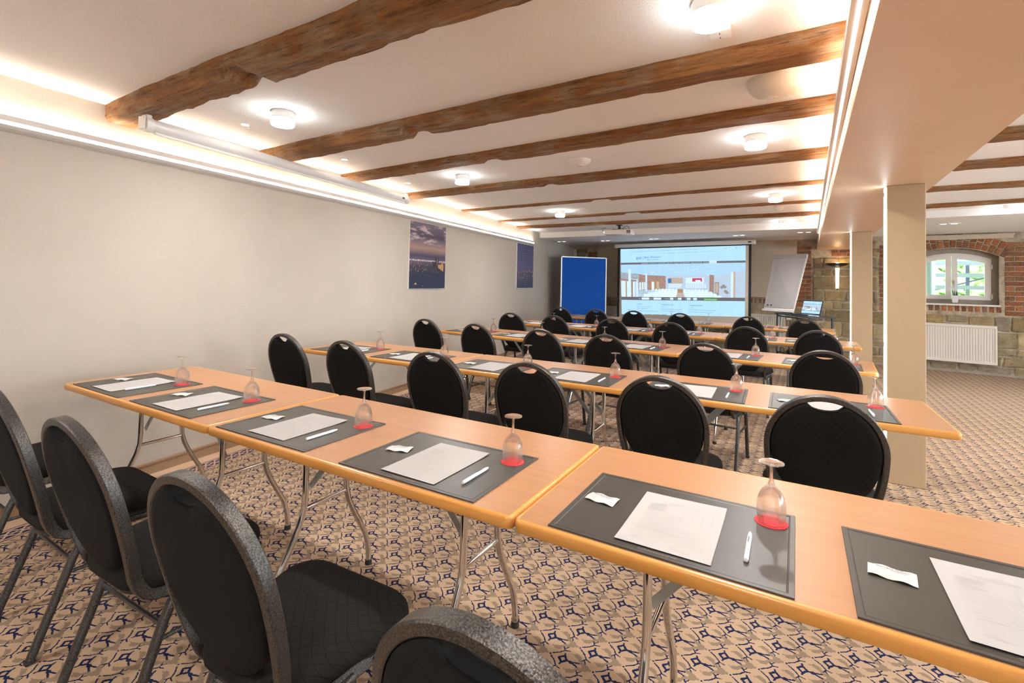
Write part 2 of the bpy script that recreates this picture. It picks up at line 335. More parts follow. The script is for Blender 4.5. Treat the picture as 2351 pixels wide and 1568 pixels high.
# ---------------------------------------------------------------- room shell
WA = Vector((-3.756, 1.639, 0)); WD = Vector((-.1369, .9906, 0)); WN = Vector((.9906, .1369, 0))     # left wall line, direction, inward normal
FB = Vector((1.029, 10.84, 0)); FD = Vector((.9919, -.1271, 0)); FN = Vector((-.1271, -.9919, 0))     # far wall line, direction, inward normal
ZC, ZL = 2.37, 2.258
def wl_(t, z=0, off=0): return WA+WD*t+WN*off+Vector((0, 0, z))
def fw(s, z=0, off=0): return FB+FD*s+FN*off+Vector((0, 0, z))
CORN_T = 10.1   # along left wall to the far corner
b = MB(); b.prism([(-6.2, -4, 0), (7, -4, 0), (7, 12.2, 0), (-6.2, 12.2, 0)], (0, 0, -.1)); struct(b.build('floor', 'carpet'))
b = MB(); b.prism([(-6.2, -4, ZC), (7, -4, ZC), (7, 12.2, ZC), (-6.2, 12.2, ZC)], (0, 0, .15)); struct(b.build('ceiling', 'rough_plaster'))
# left wall: object axes follow the wall so its weave runs level
b = MB(); b.boxab((-.15, -5.8, 0), (0, 10.25, ZC)); o = b.build('wall_left', 'wallpaper'); o.location = WA; o.rotation_euler = (0, 0, math.atan2(-WD.x, WD.y)); struct(o)
b = MB(); b.boxab((0.0, -5.6, 0), (.014, 10.0, .068)); b.boxab((0, -5.6, .068), (.02, 10.0, .079)); o = b.build('baseboard_left', 'baseboard_carpet'); o.location = WA; o.rotation_euler = (0, 0, math.atan2(-WD.x, WD.y)); struct(o)
b = MB(); b.boxab((-3.6, -3.8, 0), (6.6, -3.65, ZC)); struct(b.build('wall_near', 'plaster'))
b = MB(); WY = [(-1.6, 1.0), (2.0, 4.6), (5.6, 8.2)]; yy0 = -3.65
for (y0, y1) in WY: b.boxab((6.2, yy0, 0), (6.35, y0, ZC)); b.boxab((6.2, y0, 0), (6.35, y1, .55)); b.boxab((6.2, y0, 2.15), (6.35, y1, ZC)); yy0 = y1
b.boxab((6.2, yy0, 0), (6.35, 10.15, ZC)); struct(b.build('wall_right', 'plaster'))
for k, (y0, y1) in enumerate(WY):  # unseen side windows, added to let daylight brighten the room
    b = MB()
    for a_, c_ in (((y0, .55), (y1, .62)), ((y0, 2.08), (y1, 2.15)), ((y0, .62), (y0+.07, 2.08)), ((y1-.07, .62), (y1, 2.08)), (((y0+y1)/2-.05, .62), ((y0+y1)/2+.05, 2.08))): b.boxab((6.24, a_[0], a_[1]), (6.30, c_[0], c_[1]))
    o = struct(b.build('window_%d' % (k+2), 'white_paint')); b = MB(); b.quad([(6.27, y0, .55), (6.27, y1, .55), (6.27, y1, 2.15), (6.27, y0, 2.15)]); b.build('pane', 'thin_glass', o)
# lowered ceiling along the far wall (left room and side room)
b = MB(); b.prism([(-4.86, 9.03, ZL), (.2, 8.88, ZL), (.2, 11.2, ZL), (-5.3, 11.9, ZL)], (0, 0, ZC-ZL)); struct(b.build('trim_1', 'plaster'))
b = MB(); b.prism([(.7, 8.36, ZL+.02), (6.2, 7.45, ZL+.02), (6.2, 10.3, ZL+.02), (.7, 11.0, ZL+.02)], (0, 0, ZC-ZL-.02)); struct(b.build('trim_2', 'plaster'))
# boxed girder on the columns
b = MB(); b.prism([(.145, -3.65, 2.063), (.747, -3.65, 2.063), (.775, 10.86, 2.063), (.182, 10.94, 2.063)], (0, 0, ZC-2.063)); struct(b.build('trim_3', 'soffit_paint'))
# columns
def column(x0, x1, y0, dep, label):
    t = thing('column', label, 'column', ((x0+x1)/2, y0+dep/2, 0), 0, 'cream columns under the boxed girder')
    w_ = x1-x0; b = MB(); b.box((0, 0, 1.0315), (w_, dep, 2.063), bevel=.004); b.build('shaft', 'column_paint', t)
    b = MB(); b.box((-w_/2-.005, 0, 1.03), (.008, dep*.94, 2.04)); l = b.build('light_strip', 'led_column', t)
    b = MB()
    for z in (.06, .95, 2.0): b.box((-w_/2-.012, -dep/2+.02, z), (.006, .026, .03))
    b.build('clip', 'alu', l)
    return t
column(.486, .70, 4.27, .075, 'tall cream column nearer the camera with a glowing strip on its left edge')
column(.505, .722, 7.60, .075, 'farther cream column, seen left of the nearer one, with a glowing edge strip')
# pilaster of plaster at the far left corner
b = MB(); b.prism([fw(-6.45, 0, 0), fw(-6.13, 0, 0), fw(-6.13, 0, .05), fw(-6.45, 0, .05)], (0, 0, 2.2)); struct(b.build('trim_4', 'white_paint'))

# ---- far wall of ashlar and brick
WC = 1.078; WHALF = .54; RA = 1.11; ZAC = 2.041-RA
def arc(n, R, half, cx=WC, zc=ZAC):
    a0 = math.asin(half/R); return [(cx+R*math.sin(-a0+2*a0*i/n), zc+R*math.cos(-a0+2*a0*i/n)) for i in range(n+1)]
def far_wall():
    b = MB(); cl = b.b.loops.layers.color.new('Col') if False else None
    bm = b.b; lay = bm.loops.layers.float_color.new('Col')
    def paint(fs, c):
        for f in fs:
            for l in f.loops: l[lay] = (c[0], c[1], c[2], 1)
    mort = (.66, .54, .40)
    def face(pts, c=mort):
        f = bm.faces.new([bm.verts.new(p) for p in pts]); paint([f], c)
    S0, S1, H = -6.6, 5.6, 2.36; L, Rr = WC-WHALF-.005, WC+WHALF+.005; zb = 1.12
    face([fw(S0, 0), fw(L, 0), fw(L, H), fw(S0, H)]); face([fw(Rr, 0), fw(S1, 0), fw(S1, H), fw(Rr, H)]); face([fw(L, 0), fw(Rr, 0), fw(Rr, zb), fw(L, zb)])
    ar = arc(16, RA, WHALF+.005)
    for (s0, z0), (s1, z1) in zip(ar, ar[1:]): face([fw(s0, z0), fw(s1, z1), fw(s1, H), fw(s0, H)])
    # reveal of the opening
    outl = [(L, zb)]+ar+[(Rr, zb)]
    for (s0, z0), (s1, z1) in zip(outl, outl[1:]): face([fw(s0, z0, 0), fw(s1, z1, 0), fw(s1, z1, -.3), fw(s0, z0, -.3)], (.40, .33, .25))
    face([fw(L, zb), fw(Rr, zb), fw(Rr, zb, -.3), fw(L, zb, -.3)], (.5, .42, .33))
    def block(pts, c, th=.012, ins=.008):
        n0 = len(bm.faces); k = .62 + .6*R_.random(); c = tuple(x*k for x in c)
        cs = sum(p[0] for p in pts)/len(pts); cz = sum(p[1] for p in pts)/len(pts)
        a = [bm.verts.new(fw(p[0], p[1], .0005)) for p in pts]
        q = [bm.verts.new(fw(p[0]+(cs-p[0])*.012, p[1]+(cz-p[1])*.012, th*.7)) for p in pts]
        e = [bm.verts.new(fw(p[0]+math.copysign(ins, cs-p[0]), p[1]+math.copysign(ins, cz-p[1]), th*(1+.3*R_.random()))) for p in pts]
        n = len(pts); fs = []
        for i in range(n):
            j = (i+1) % n; fs.append(bm.faces.new((a[i], a[j], q[j], q[i]))); fs.append(bm.faces.new((q[i], q[j], e[j], e[i])))
        fs.append(bm.faces.new(e)); paint(fs, c)
    brickc = [(.42, .115, .035), (.50, .155, .05), (.34, .085, .03), (.46, .13, .04), (.28, .08, .035)]
    stonec = [(.50, .38, .20), (.43, .32, .17), (.37, .30, .18), (.55, .42, .23), (.34, .28, .21), (.46, .33, .15)]
    j_ = lambda k: (R_.random()-.5)*2*k
    def bricks(s0, s1, z0, z1, h=.078, wd=.235):
        z = z0; r = 0
        while z+h*.8 < z1:
            s = s0-(wd/2 if r % 2 else 0)
            while s < s1-.03:
                a, c = max(s, s0)+.006, min(s+wd, s1)-.006
                if c-a > .04: block([(a+j_(.003), z+.006+j_(.002)), (c+j_(.003), z+.006+j_(.002)), (c+j_(.003), z+h-.007+j_(.002)), (a+j_(.003), z+h-.007+j_(.002))], R_.choice(brickc), .009, .004)
                s += wd
            z += h; r += 1
    zones = []
    for c0, lowered in ((WC, 0), (WC-2.955, 1), (WC-5.9, 1)):
        zones.append((c0-.60, c0+.60, 1.0, 2.4))
        jw = .36 if lowered else 1.0; zones.append((c0+.60, c0+.60+jw, .95, 2.16)); zones.append((c0-1.0, c0-.6, .95, 2.16))
        # jambs
        bricks(c0+.605, c0+.58+jw, .955, 2.13); bricks(c0-.98, c0-.605, .955, 2.13)
        # upright bricks under the sill
        s = c0-.56
        while s < c0+.58:
            block([(s+.008, 1.0), (s+.062, 1.0+j_(.004)), (s+.062, 1.09), (s+.008, 1.09+j_(.004))], R_.choice(brickc+[(.5, .40, .28), (.3, .15, .1)]), .008, .006); s += .082
        # voussoirs
        a0 = math.asin((WHALF+.02)/RA); nv = 17
        for i in range(nv):
            t0 = -a0*1.08+2*a0*1.08*i/nv+.007; t1 = -a0*1.08+2*a0*1.08*(i+1)/nv-.007; cut = [.0, .105, .235] if i % 2 else [.0, .13, .235]
            for r0, r1 in zip(cut, cut[1:]):
                pp = []
                for (rr_, tt) in ((RA+r0+.012, t0), (RA+r0+.012, t1), (RA+r1-.003, t1), (RA+r1-.003, t0)): pp.append((c0+rr_*math.sin(tt), min(ZAC+rr_*math.cos(tt), 2.34)))
                block(pp, R_.choice(brickc), .012, .005)
    zones.append((-.93, -.2, 1.95, 2.2)); bricks(-.62, .1, 1.93, 2.06, .064)
    z = .02
    def clear(a, c, z0, z1): return all(c <= q[0]+.01 or a >= q[1]-.01 or z1 <= q[2]+.01 or z0 >= q[3]-.01 for q in zones)
    hs = [.13, .16, .12, .27, .24, .14, .22, .26, .13, .22, .17, .13]
    for h in hs:
        s = S0+R_.random()*.3
        while s < S1:
            wd = (.16+.42*R_.random()) if h > .15 else (.12+.3*R_.random()); a, c = s, s+wd
            if not clear(a, c, z, z+h):
                # clip against zones horizontally
                for q in zones:
                    if z+h > q[2]+.01 and z < q[3]-.01 and c > q[0] and a < q[1]:
                        if a < q[0]: c = min(c, q[0])
                        else: a = max(a, q[1])
            if c-a > .07 and clear(a, c, z, z+h):
                rows = [(z, z+h)] if (R_.random() > .22 or h < .2) else [(z, z+h*.45), (z+h*.45, z+h)]
                for (z0, z1) in rows:
                    g = .012; k = .014
                    block([(a+g+j_(k), z0+g+j_(k*.6)), ((a+c)/2, z0+g+j_(k*.6)), (c-g+j_(k), z0+g+j_(k*.6)), (c-g+j_(k*.5), (z0+z1)/2), (c-g+j_(k), z1-g+j_(k*.6)), ((a+c)/2, z1-g+j_(k*.6)), (a+g+j_(k), z1-g+j_(k*.6)), (a+g+j_(k*.5), (z0+z1)/2)], R_.choice(stonec), .02, .014)
            s += wd
        z += h
    return struct(b.build('wall_back', 'stone_wall'))
far_wall()
b = MB(); b.prism([fw(-6.5, 0, 0), fw(5.5, 0, 0), fw(5.5, 0, .02), fw(-6.5, 0, .02)], (0, 0, .06)); struct(b.build('baseboard_back', 'reveal'))

# ---- window in the far wall
wt = bpy.data.objects.new('window_1', None); COL.objects.link(wt); struct(wt); wt.location = fw(WC, 1.15, -.16); wt.rotation_euler = (0, 0, math.atan2(FD.y, FD.x))
def arch_frame(x0, x1, z0, off_out, off_in, y, dep, name, mat, par, z_arc):
    """frame between an outer and inner outline whose top follows the arch z_arc(x)-off"""
    b = MB(); n = 12
    def outl(o): 
        a = [(x0+o, z0+o)]; xs = [x0+o+(x1-x0-2*o)*i/n for i in range(n+1)]
        return [(x0+o, z0+o)]+[(x, z_arc(x)-o) for x in xs]+[(x1-o, z0+o)]
    A, B = outl(off_out), outl(off_in); k = len(A)
    for yy_, nf in ((y, 1), (y+dep, 1)):
        for i in range(k):
            j = (i+1) % k; b.quad([(A[i][0], yy_, A[i][1]), (A[j][0], yy_, A[j][1]), (B[j][0], yy_, B[j][1]), (B[i][0], yy_, B[i][1])])
    for Q in (A, B):
        for i in range(k):
            j = (i+1) % k; b.quad([(Q[i][0], y, Q[i][1]), (Q[j][0], y, Q[j][1]), (Q[j][0], y+dep, Q[j][1]), (Q[i][0], y+dep, Q[i][1])])
    bmesh.ops.remove_doubles(b.b, verts=b.b.verts[:], dist=1e-5); return b.build(name, mat, par)
zarc = lambda x: (1.975-RA-1.15)+math.sqrt(RA*RA-x*x)
arch_frame(-.546, .546, -.03, 0, .075, -.03, .12, 'reveal_band', 'reveal', wt, lambda x: zarc(x)+.066)
arch_frame(-.50, .50, -.02, 0, .055, -.02, .07, 'window_frame', 'white_paint', wt, lambda x: zarc(x)-.01)
for sx, (a, c) in enumerate(((-.468, -.016), (-.010, .462))):
    sash = arch_frame(a, c, .040, 0, .072, -.045, .045, 'sash', 'white_paint', wt, lambda x: zarc(x)-.040)
    b = MB(); n = 12; xs = [a+.068+(c-a-.136)*i/n for i in range(n+1)]; b.b.faces.new([b.b.verts.new(p) for p in [(a+.068, -.02, .108)]+[(x, -.02, zarc(x)-.108) for x in xs]+[(c-.068, -.02, .108)]]); b.build('pane', 'thin_glass', sash)
b = MB(); b.box((.022, -.05, .33), (.022, .014, .06), bevel=.004); b.box((.022, -.065, .345), (.016, .03, .016)); b.box((.022, -.08, .29), (.016, .012, .11), bevel=.004); b.build('handle', 'alu', wt)
b = MB(); b.box((.474, -.045, .58), (.018, .03, .07)); b.box((.474, -.045, .10), (.018, .03, .08)); b.build('hinge', 'white_paint', wt)
b = MB(); b.box((0, -.02, -.045), (1.12, .40, .03), bevel=.004); b.build('sill', 'white_paint', wt)
# flowerpot on the sill
pt = thing('flower_pot', 'small white pot with a spiky green plant on the window sill', 'potted plant', fw(1.10, 1.14, .015))
b = MB(); b.lathe([(0, 0), (.045, 0), (.062, .115), (.056, .115), (.05, .09), (0, .09)], 4); bmesh.ops.rotate(b.b, cent=(0, 0, 0), matrix=rz(PI/4-.13), verts=b.b.verts[:]); b.build('pot', 'pot_white', pt)
b = MB()
for i in range(26):
    a = R_.random()*2*PI; l = .05+.09*R_.random(); h = .05+.07*R_.random(); d = Vector((math.cos(a), math.sin(a), 0))
    b.sweep([d*.01+Vector((0, 0, .09)), d*l*.5+Vector((0, 0, .09+h)), d*l+Vector((0, 0, .09+h*.8))], [(-.004, 0), (0, .0015), (.004, 0)], ref=(0, 0, 1), scale=[1, .9, .15])
b.build('leaves', 'leaf', pt)
# outside: lawn, hedge, stair with railings and a post
b = MB(); b.prism([fw(-3, .95, -.6), fw(6, .95, -.6), fw(14, .95, -14), fw(-8, .95, -14)], (0, 0, -.1)); tag(b.build('lawn', 'ground_green'), 'sunlit green lawn seen through the window', 'lawn', kind='stuff')
b = MB(); bmesh.ops.create_grid(b.b, x_segments=160, y_segments=60, size=1)
for v in b.b.verts:
    sx, zz_ = 2+v.co.x*9, 1.06+(v.co.y+1)*2.4; v.co = fw(sx, zz_, -9-.9*math.sin((v.co.y+1)*.9)+.5*(R_.random()-.5)+.5*math.sin(sx*1.7)); v.co.z += .1*(R_.random()-.5)*(zz_ > 1.3)
tag(b.build('hedge', 'foliage', smooth=True, angle=80), 'bright green leafy hedge outside beyond the window railing', 'hedge', kind='stuff')
b = MB(); b.tube([fw(.82, .96, -1.5), fw(.82, 3.2, -1.5)], .085, 16); tag(b.build('outdoor_post', 'outdoor_metal', smooth=True), 'round grey blue post standing outside the left window sash', 'post')
rl = thing('outdoor_stair', 'grey outdoor stair with three treads and thin handrail seen through the right sash', 'stair', fw(1.5, .95, -2.2), math.atan2(FD.y, FD.x))
for k in range(3): b = MB(); b.box((.2, 0, .45+.24*k), (1.5, .3, .075)); b.build('tread', 'outdoor_metal', rl)
b = MB(); b.tube([(-1.6, .1, .02), (1.2, .1, 1.0)], .014, 8)
for x in (-1.5, -1.1, -.75, .45, .75): b.tube([(x, .1, 0.01), (x, .1, 1.4)], .008, 6)
b.build('handrail', 'outdoor_metal', rl); b = MB(); b.box((-.05, .2, .68), (.06, .06, 1.34)); b.build('stringer', 'outdoor_metal', rl)

# ---- blinds and radiators
def blind(c0, z0, label):
    t = thing('roller_blind', label, 'blind', fw(c0, 0, .045), math.atan2(FD.y, FD.x), 'beige roller blinds over the arched windows')
    b = MB(); b.box((0, -.005, 2.243), (1.43, .05, .022)); b.build('headrail', 'blind', t)
    b = MB(); b.box((0, -.01, (z0+2.235)/2), (1.41, .004, 2.235-z0)); b.build('cloth', 'blind', t)
    b = MB(); b.box((0, -.014, z0+.012), (1.41, .02, .024), bevel=.003); b.build('bottom_bar', 'blind', t)
blind(WC, 2.18, 'beige roller blind pulled almost fully up above the open window')
blind(WC-2.955, 1.12, 'beige roller blind lowered between the projection screen and flipchart')
blind(WC-5.88, 1.0, 'beige roller blind lowered behind the blue pinboard')
def radiator(c0, label, z0=.17, h=.62, wd=1.02):
    t = thing('radiator', label, 'radiator', fw(c0, z0, .05), math.atan2(FD.y, FD.x), 'white panel radiators under the windows')
    b = MB(); n = 30
    pts = []
    for i in range(n):
        x = -wd/2+.02+(wd-.04)*i/n; p = (wd-.04)/n
        pts += [(x, -.05), (x+p*.3, -.05), (x+p*.42, -.04), (x+p*.88, -.04)]
    pts.append((wd/2-.02, -.05))
    for (x0, y0), (x1, y1) in zip(pts, pts[1:]): b.quad([(x0, y0, .045), (x1, y1, .045), (x1, y1, h-.045), (x0, y0, h-.045)])
    b.boxab((-wd/2+.01, -.044, .03), (wd/2-.01, .01, h-.03)); b.build('panel', 'radiator', t)
    b = MB(); b.boxab((-wd/2, -.056, 0), (wd/2, .012, .046), bevel=.005); b.boxab((-wd/2, -.056, h-.046), (wd/2, .012, h), bevel=.005); b.boxab((-wd/2, -.056, .04), (-wd/2+.024, .012, h-.04)); b.boxab((wd/2-.024, -.056, .04), (wd/2, .012, h-.04)); b.build('casing', 'radiator', t)
    return t
radiator(WC, 'white ribbed radiator under the open window, right of the near column')
r2 = radiator(WC-2.955, 'white ribbed radiator with a thermostat valve behind the flipchart trolley')
b = MB(); b.tube([(.535, -.04, .55), (.62, -.04, .55)], .022, 12); b.tube([(.56, -.04, .55), (.56, 0, .55)], .012, 8); b.build('valve', 'white_plastic', r2, smooth=True)
radiator(WC-5.88, 'white ribbed radiator partly hidden behind the blue pinboard')

# ---- wall torch lamp
tl = thing('wall_torch', 'torch shaped wall lamp with dark dish on the stone wall beside the far column', 'wall lamp', fw(-.514, 1.33, .13), math.atan2(FD.y, FD.x))
b = MB(); b.lathe([(0, 0), (.024, 0), (.032, .38), (0, .38)], 20); b.build('body', 'torch_body', tl, smooth=True)
b = MB(); b.lathe([(.0, .395), (.06, .40), (.13, .425), (.185, .455), (.188, .462), (.12, .432), (.05, .41), (0, .405)], 32); b.box((0, .08, .44), (.02, .12, .02)); b.build('dish', 'black_metal', tl, smooth=True)
b = MB(); b.lathe([(0, .412), (.022, .425), (.028, .45), (.022, .475), (0, .485)], 14); b.build('bulb', 'torch_bulb', tl, smooth=True)
b = MB(); b.box((0, 0, -.012), (.02, .02, .024)); b.build('tip', 'dark_plastic', tl)

# ---------------------------------------------------------------- beams
def beam(pL, pR, drop, wd, label, notch=None, seed=0):
    rr = random.Random(seed); P = Vector(pL); Q = Vector(pR); L = (Q-P).length; n = int(L/.045); ang = math.atan2(Q.y-P.y, Q.x-P.x)
    b = MB(); rings = []; o1 = 0; o2 = 0; o3 = 0
    for i in range(n+1):
        x = L*i/n; o1 += (rr.random()-.5)*.007; o2 += (rr.random()-.5)*.014; o3 += (rr.random()-.5)*.007; o1 *= .96; o2 *= .96; o3 *= .93
        dz = drop; cut = 1.0
        if notch is not None:
            d = x-notch
            if drop < .03 and -.02 < d < .2: dz = drop*.05
            elif 0 < d < .08: dz = drop*.55
            elif 0 < d < .16: dz = drop*(.55+.45*(d-.08)/.08)
        y0 = o1; y1 = wd+o2; ch = min(.02, drop*.3)*(1+.5*rr.random()); zz_ = dz+o3*(.4 if dz > .03 else 0)
        j = (rr.random()-.5)*.003
        rings.append([b.b.verts.new(v) for v in ((x, y0, .012), (x, y0+j, -zz_+ch), (x, y0+ch+j, -zz_), (x, y0+wd*.4, -zz_+j), (x, y1-ch, -zz_-j), (x, y1+j, -zz_+ch), (x, y1, .012))])
    for a, c in zip(rings, rings[1:]):
        for k in range(7): b.b.faces.new((a[k], a[(k+1) % 7], c[(k+1) % 7], c[k]))
    b.b.faces.new(rings[0][::-1]); b.b.faces.new(rings[-1])
    o = b.build('ceiling_beam', 'old_oak', smooth=True, angle=35); o.location = (P.x, P.y, ZC-.0); o.rotation_euler = (0, 0, ang)
    tag(o, label, 'beam', 'dark oak ceiling beams'); return o
def wx(y): return WA.x+WD.x/WD.y*(y-WA.y)
BE = [(1.246, 1.215, .100, .185, 'thick rough oak ceiling beam nearest the camera with a notch', 1.37),
 (2.332, 2.24, .082, .19, 'oak ceiling beam with a square notch, second from the camera', 1.62),
 (3.262, 3.062, .052, .20, 'oak ceiling beam crossing just behind the teardrop loudspeaker', 1.72),
 (4.33, 4.198, .045, .20, 'oak ceiling beam just in front of the fifth gap, meeting the projection case end', 1.83),
 (5.69, 5.466, .022, .12, 'thin shallow oak ceiling beam, the first of the two slim ones', 2.06),
 (6.95, 6.693, .022, .13, 'thin shallow oak ceiling beam with a gap just before the projector beam', 2.25),
 (7.78, 7.72, .036, .20, 'oak ceiling beam that carries the white projector', None)]
BE[3] = BE[3][:4]+('oak ceiling beam between the round access point and the thin beams',)+BE[3][5:]
for i, (yl, yr, dr, wd, lb, nt) in enumerate(BE):
    xr = .145+.0053*(yr-1.5); beam((wx(yl)-.02, yl), (xr+.01, yr), dr, wd, lb, nt, 11+i)
for i, (y0, y1, dr, wd, lb) in enumerate([(4.20, 4.08, .05, .20, 'oak beam in the side room ceiling, nearest one at the right edge'), (5.15, 5.08, .045, .18, 'oak beam in the side room ceiling above the near column'),
   (6.30, 6.17, .04, .16, 'oak beam in the side room ceiling, third toward the window'), (7.62, 7.1, .04, .14, 'oak beam in the side room ceiling just before the lowered plaster')]):
    if i == 3: y1 = 6.95
    beam((.755, y0), (6.2, y1), dr, wd, lb, None, 40+i)

# ---------------------------------------------------------------- lights
def led_profile(label, P, D, Nn, t0, t1, zb, h=.078, d=.045, under=False):
    """aluminium profile with a glowing slot, along a wall; cross section in (normal, z)"""
    ang = math.atan2(D.y, D.x); t = thing('led_light_strip', label, 'light strip', (P.x, P.y, zb), ang, None)
    sy = 1 if (rz(ang) @ Vector((0, 1, 0))).dot(Nn) > 0 else -1
    def sec(pts, name, mat):
        b = MB(); b.prism([(t0, sy*y, z) for y, z in pts], (t1-t0, 0, 0)); return b.build(name, mat, t)
    if under:
        sec([(0.001, 0), (d, 0), (d, .044), (d-.003, .044), (d-.003, .03), (.001, .03)], 'lower_profile', 'led_profile')
        sec([(d*.40, -.0012), (d*.62, -.0012), (d*.62, .0005), (d*.40, .0005)], 'glowing_slot', 'led_strip')
        sec([(d-.020, .0301), (d-.008, .0301), (d-.008, .033), (d-.020, .033)], 'uplight', 'led_uplight'); return
    sec([(0.001, 0), (.010, 0), (d*.8, .012), (d, .024), (d, .029), (d*.6, .031), (0.001, .031)], 'lower_profile', 'led_profile')
    sec([(0.001, .046), (d*.6, .046), (d, .048), (d, h), (d-.003, h), (d-.003, h-.012), (.001, h-.012)], 'upper_profile', 'led_profile')
    sec([(.004, .031), (d*.72, .031), (d*.72, .046), (.004, .046)], 'glowing_slot', 'led_strip')
    sec([(d-.020, h-.0119), (d-.008, h-.0119), (d-.008, h-.009), (d-.020, h-.009)], 'uplight', 'led_uplight')
led_profile('long glowing strip profile along the top of the cream left wall', WA, WD, WN, -4.5, 7.05, 2.075)
led_profile('glowing strip profile along the side of the boxed girder', Vector((.146, 0, 0)), Vector((.0053, 1, 0)), Vector((-1, 0, 0)), -3.4, 8.78, 2.165, .078, .045, True)

lampA = thing('ceiling_lamp', 'x', 'ceiling lamp', (-.30, 1.862, ZC))
b = MB(); b.lathe([(0, 0), (.066, 0), (.068, -.004), (.068, -.048), (0, -.048)], 32); b.build('housing', 'white_plastic', lampA, smooth=True)
b = MB(); b.lathe([(.054, -.048), (.068, -.048), (.0685, -.080), (.065, -.086), (.052, -.086), (.050, -.076), (.052, -.062), (.054, -.048)], 32); b.build('glass_ring', 'lamp_glass', lampA, smooth=True)
b = MB(); b.lathe([(.052, -.066), (.030, -.070), (.026, -.066), (0, -.064)], 32); b.build('lens', 'lamp_disc', lampA, smooth=True)
GL = 'white drum ceiling lamps with glass rings'
lampA['label'] = 'large looking white drum ceiling lamp cut by the top of the photo beside the socket'; lampA['group'] = GL
for (x, y, z, lb) in [(-2.82, 1.85, ZC, 'white drum ceiling lamp between the two nearest beams on the left'), (-.297, 3.70, ZC, 'white drum ceiling lamp on the right, beyond the teardrop loudspeaker'),
   (-2.90, 3.83, ZC, 'white drum ceiling lamp on the left between the third and fourth beams'), (-.29, 6.13, ZC, 'white drum ceiling lamp just before the smoke detector'),
   (-3.05, 6.38, ZC, 'small distant white drum ceiling lamp on the left, left of the projector'), (-.295, 8.62, ZC, 'farthest white drum ceiling lamp right of the projector'),
   (2.09, 8.0, ZC, 'white drum ceiling lamp in the side room above the window'), (2.09, 5.7, ZC, 'unseen white drum ceiling lamp added for fill, side room beyond the right edge'),  # the last on this line and all below are unseen, added as fill
   (2.09, 3.5, ZC, 'unseen white drum ceiling lamp added for fill, side room right of the near tables'), (2.09, 1.2, ZC, 'unseen white drum ceiling lamp added for fill, side room beside the camera'),
   (-.30, -.6, ZC, 'unseen white drum ceiling lamp added for fill behind the camera, girder side'), (-2.75, -.6, ZC, 'unseen white drum ceiling lamp added for fill behind the camera, wall side'), (4.6, 5.0, ZC, 'unseen white drum ceiling lamp added for fill, deep in the side room')]:
    dup(lampA, (x, y, z), 0, lb, GL)
sp0 = thing('recessed_spotlight', 'lit recessed spotlight in the ceiling nearest the camera, above the rolled screen', 'spotlight', (-3.29, 1.882, ZC), 0, 'small recessed spots along the left ceiling')
b = MB(); b.lathe([(.040, 0), (.040, -.003), (.024, -.003), (.022, .01)], 24); b.build('trim_ring', 'white_plastic', sp0)
b = MB(); b.lathe([(.022, -.0015), (0, -.0025)], 20); b.build('bulb', 'spot_bulb', sp0)
for (x, y, lb) in [(-3.455, 2.86, 'lit recessed spotlight between the second and third beams'), (-3.669, 3.878, 'lit recessed spotlight near the far end of the rolled screen'), (-4.049, 5.2, 'lit recessed spotlight beyond the rolled screen, last of the left ones')]:
    dup(sp0, (x, y, ZC), 0, lb, 'small recessed spots along the left ceiling')
ds = thing('double_downlight', 'oval twin downlight in the lowered ceiling, above the pinboard', 'spotlight', (-4.70, 9.93, ZL), 0, 'oval twin downlights in the lowered ceiling')
b = MB(); bmesh.ops.create_cone(b.b, cap_ends=True, segments=32, radius1=.075, radius2=.08, depth=.008); bmesh.ops.scale(b.b, vec=(1.7, .9, 1), verts=b.b.verts[:]); bmesh.ops.translate(b.b, vec=(0, 0, -.004), verts=b.b.verts[:]); b.build('oval_plate', 'white_plastic', ds)
for sx in (-1, 1): b = MB(); b.lathe([(.036, -.0085), (.034, -.011), (.028, -.0095), (0, -.009)], 20, (sx*.058, 0, 0)); b.build('bulb', 'spot_dim', ds)
for (x, y, z, lb) in [(-3.69, 9.98, ZL, 'oval twin downlight in the lowered ceiling left of the screen case'), (-2.62, 9.85, ZL, 'oval twin downlight above the left part of the projection screen'), (-1.03, 9.6, ZL, 'oval twin downlight above the right part of the projection screen'),
   (-.02, 9.40, ZL, 'oval twin downlight in the lowered ceiling above the flipchart'), (1.72, 9.0, ZL+.02, 'oval twin downlight of the side room above the window blind'), (2.75, 8.7, ZL+.02, 'oval twin downlight of the side room at the right edge')]:
    dup(ds, (x, y, z), -.1, lb, 'oval twin downlights in the lowered ceiling')

# ---- ceiling fittings
t = thing('ceiling_socket', 'white power socket mounted on the ceiling beside the nearest lamp', 'socket', (-.30, 2.087, ZC), .05)
b = MB(); b.box((0, 0, -.012), (.085, .085, .024), bevel=.006, seg=2); b.lathe([(.024, -.0245), (.021, -.0245), (.020, -.012), (0, -.0125)], 24); b.build('plate', 'white_plastic', t)
b = MB(); b.box((0, .018, -.022), (.004, .004, .012)); b.box((0, -.018, -.022), (.004, .004, .012)); b.build('contact', 'dark_plastic', t)
t = thing('ceiling_loudspeaker', 'cream teardrop shaped loudspeaker dome on the ceiling behind the second beam', 'loudspeaker', (-.15, 2.73, ZC), 0)
b = MB(); n = 40; rings = []
for k in range(9):
    f = k/8; ang = f*PI/2; ring = []
    for i in range(n):
        a = 2*PI*i/n; c = abs((a-.45+PI) % (2*PI)-PI); R = .115+.05*max(0, 1-c/.75)**1.6; ring.append(b.b.verts.new((R*math.cos(ang)**.8*math.cos(a) if k < 8 else .028*math.cos(a), R*math.cos(ang)**.8*math.sin(a) if k < 8 else .028*math.sin(a), -.09*math.sin(ang))))
    rings.append(ring)
for a, c in zip(rings, rings[1:]):
    for i in range(n): b.b.faces.new((a[i], a[(i+1) % n], c[(i+1) % n], c[i]))
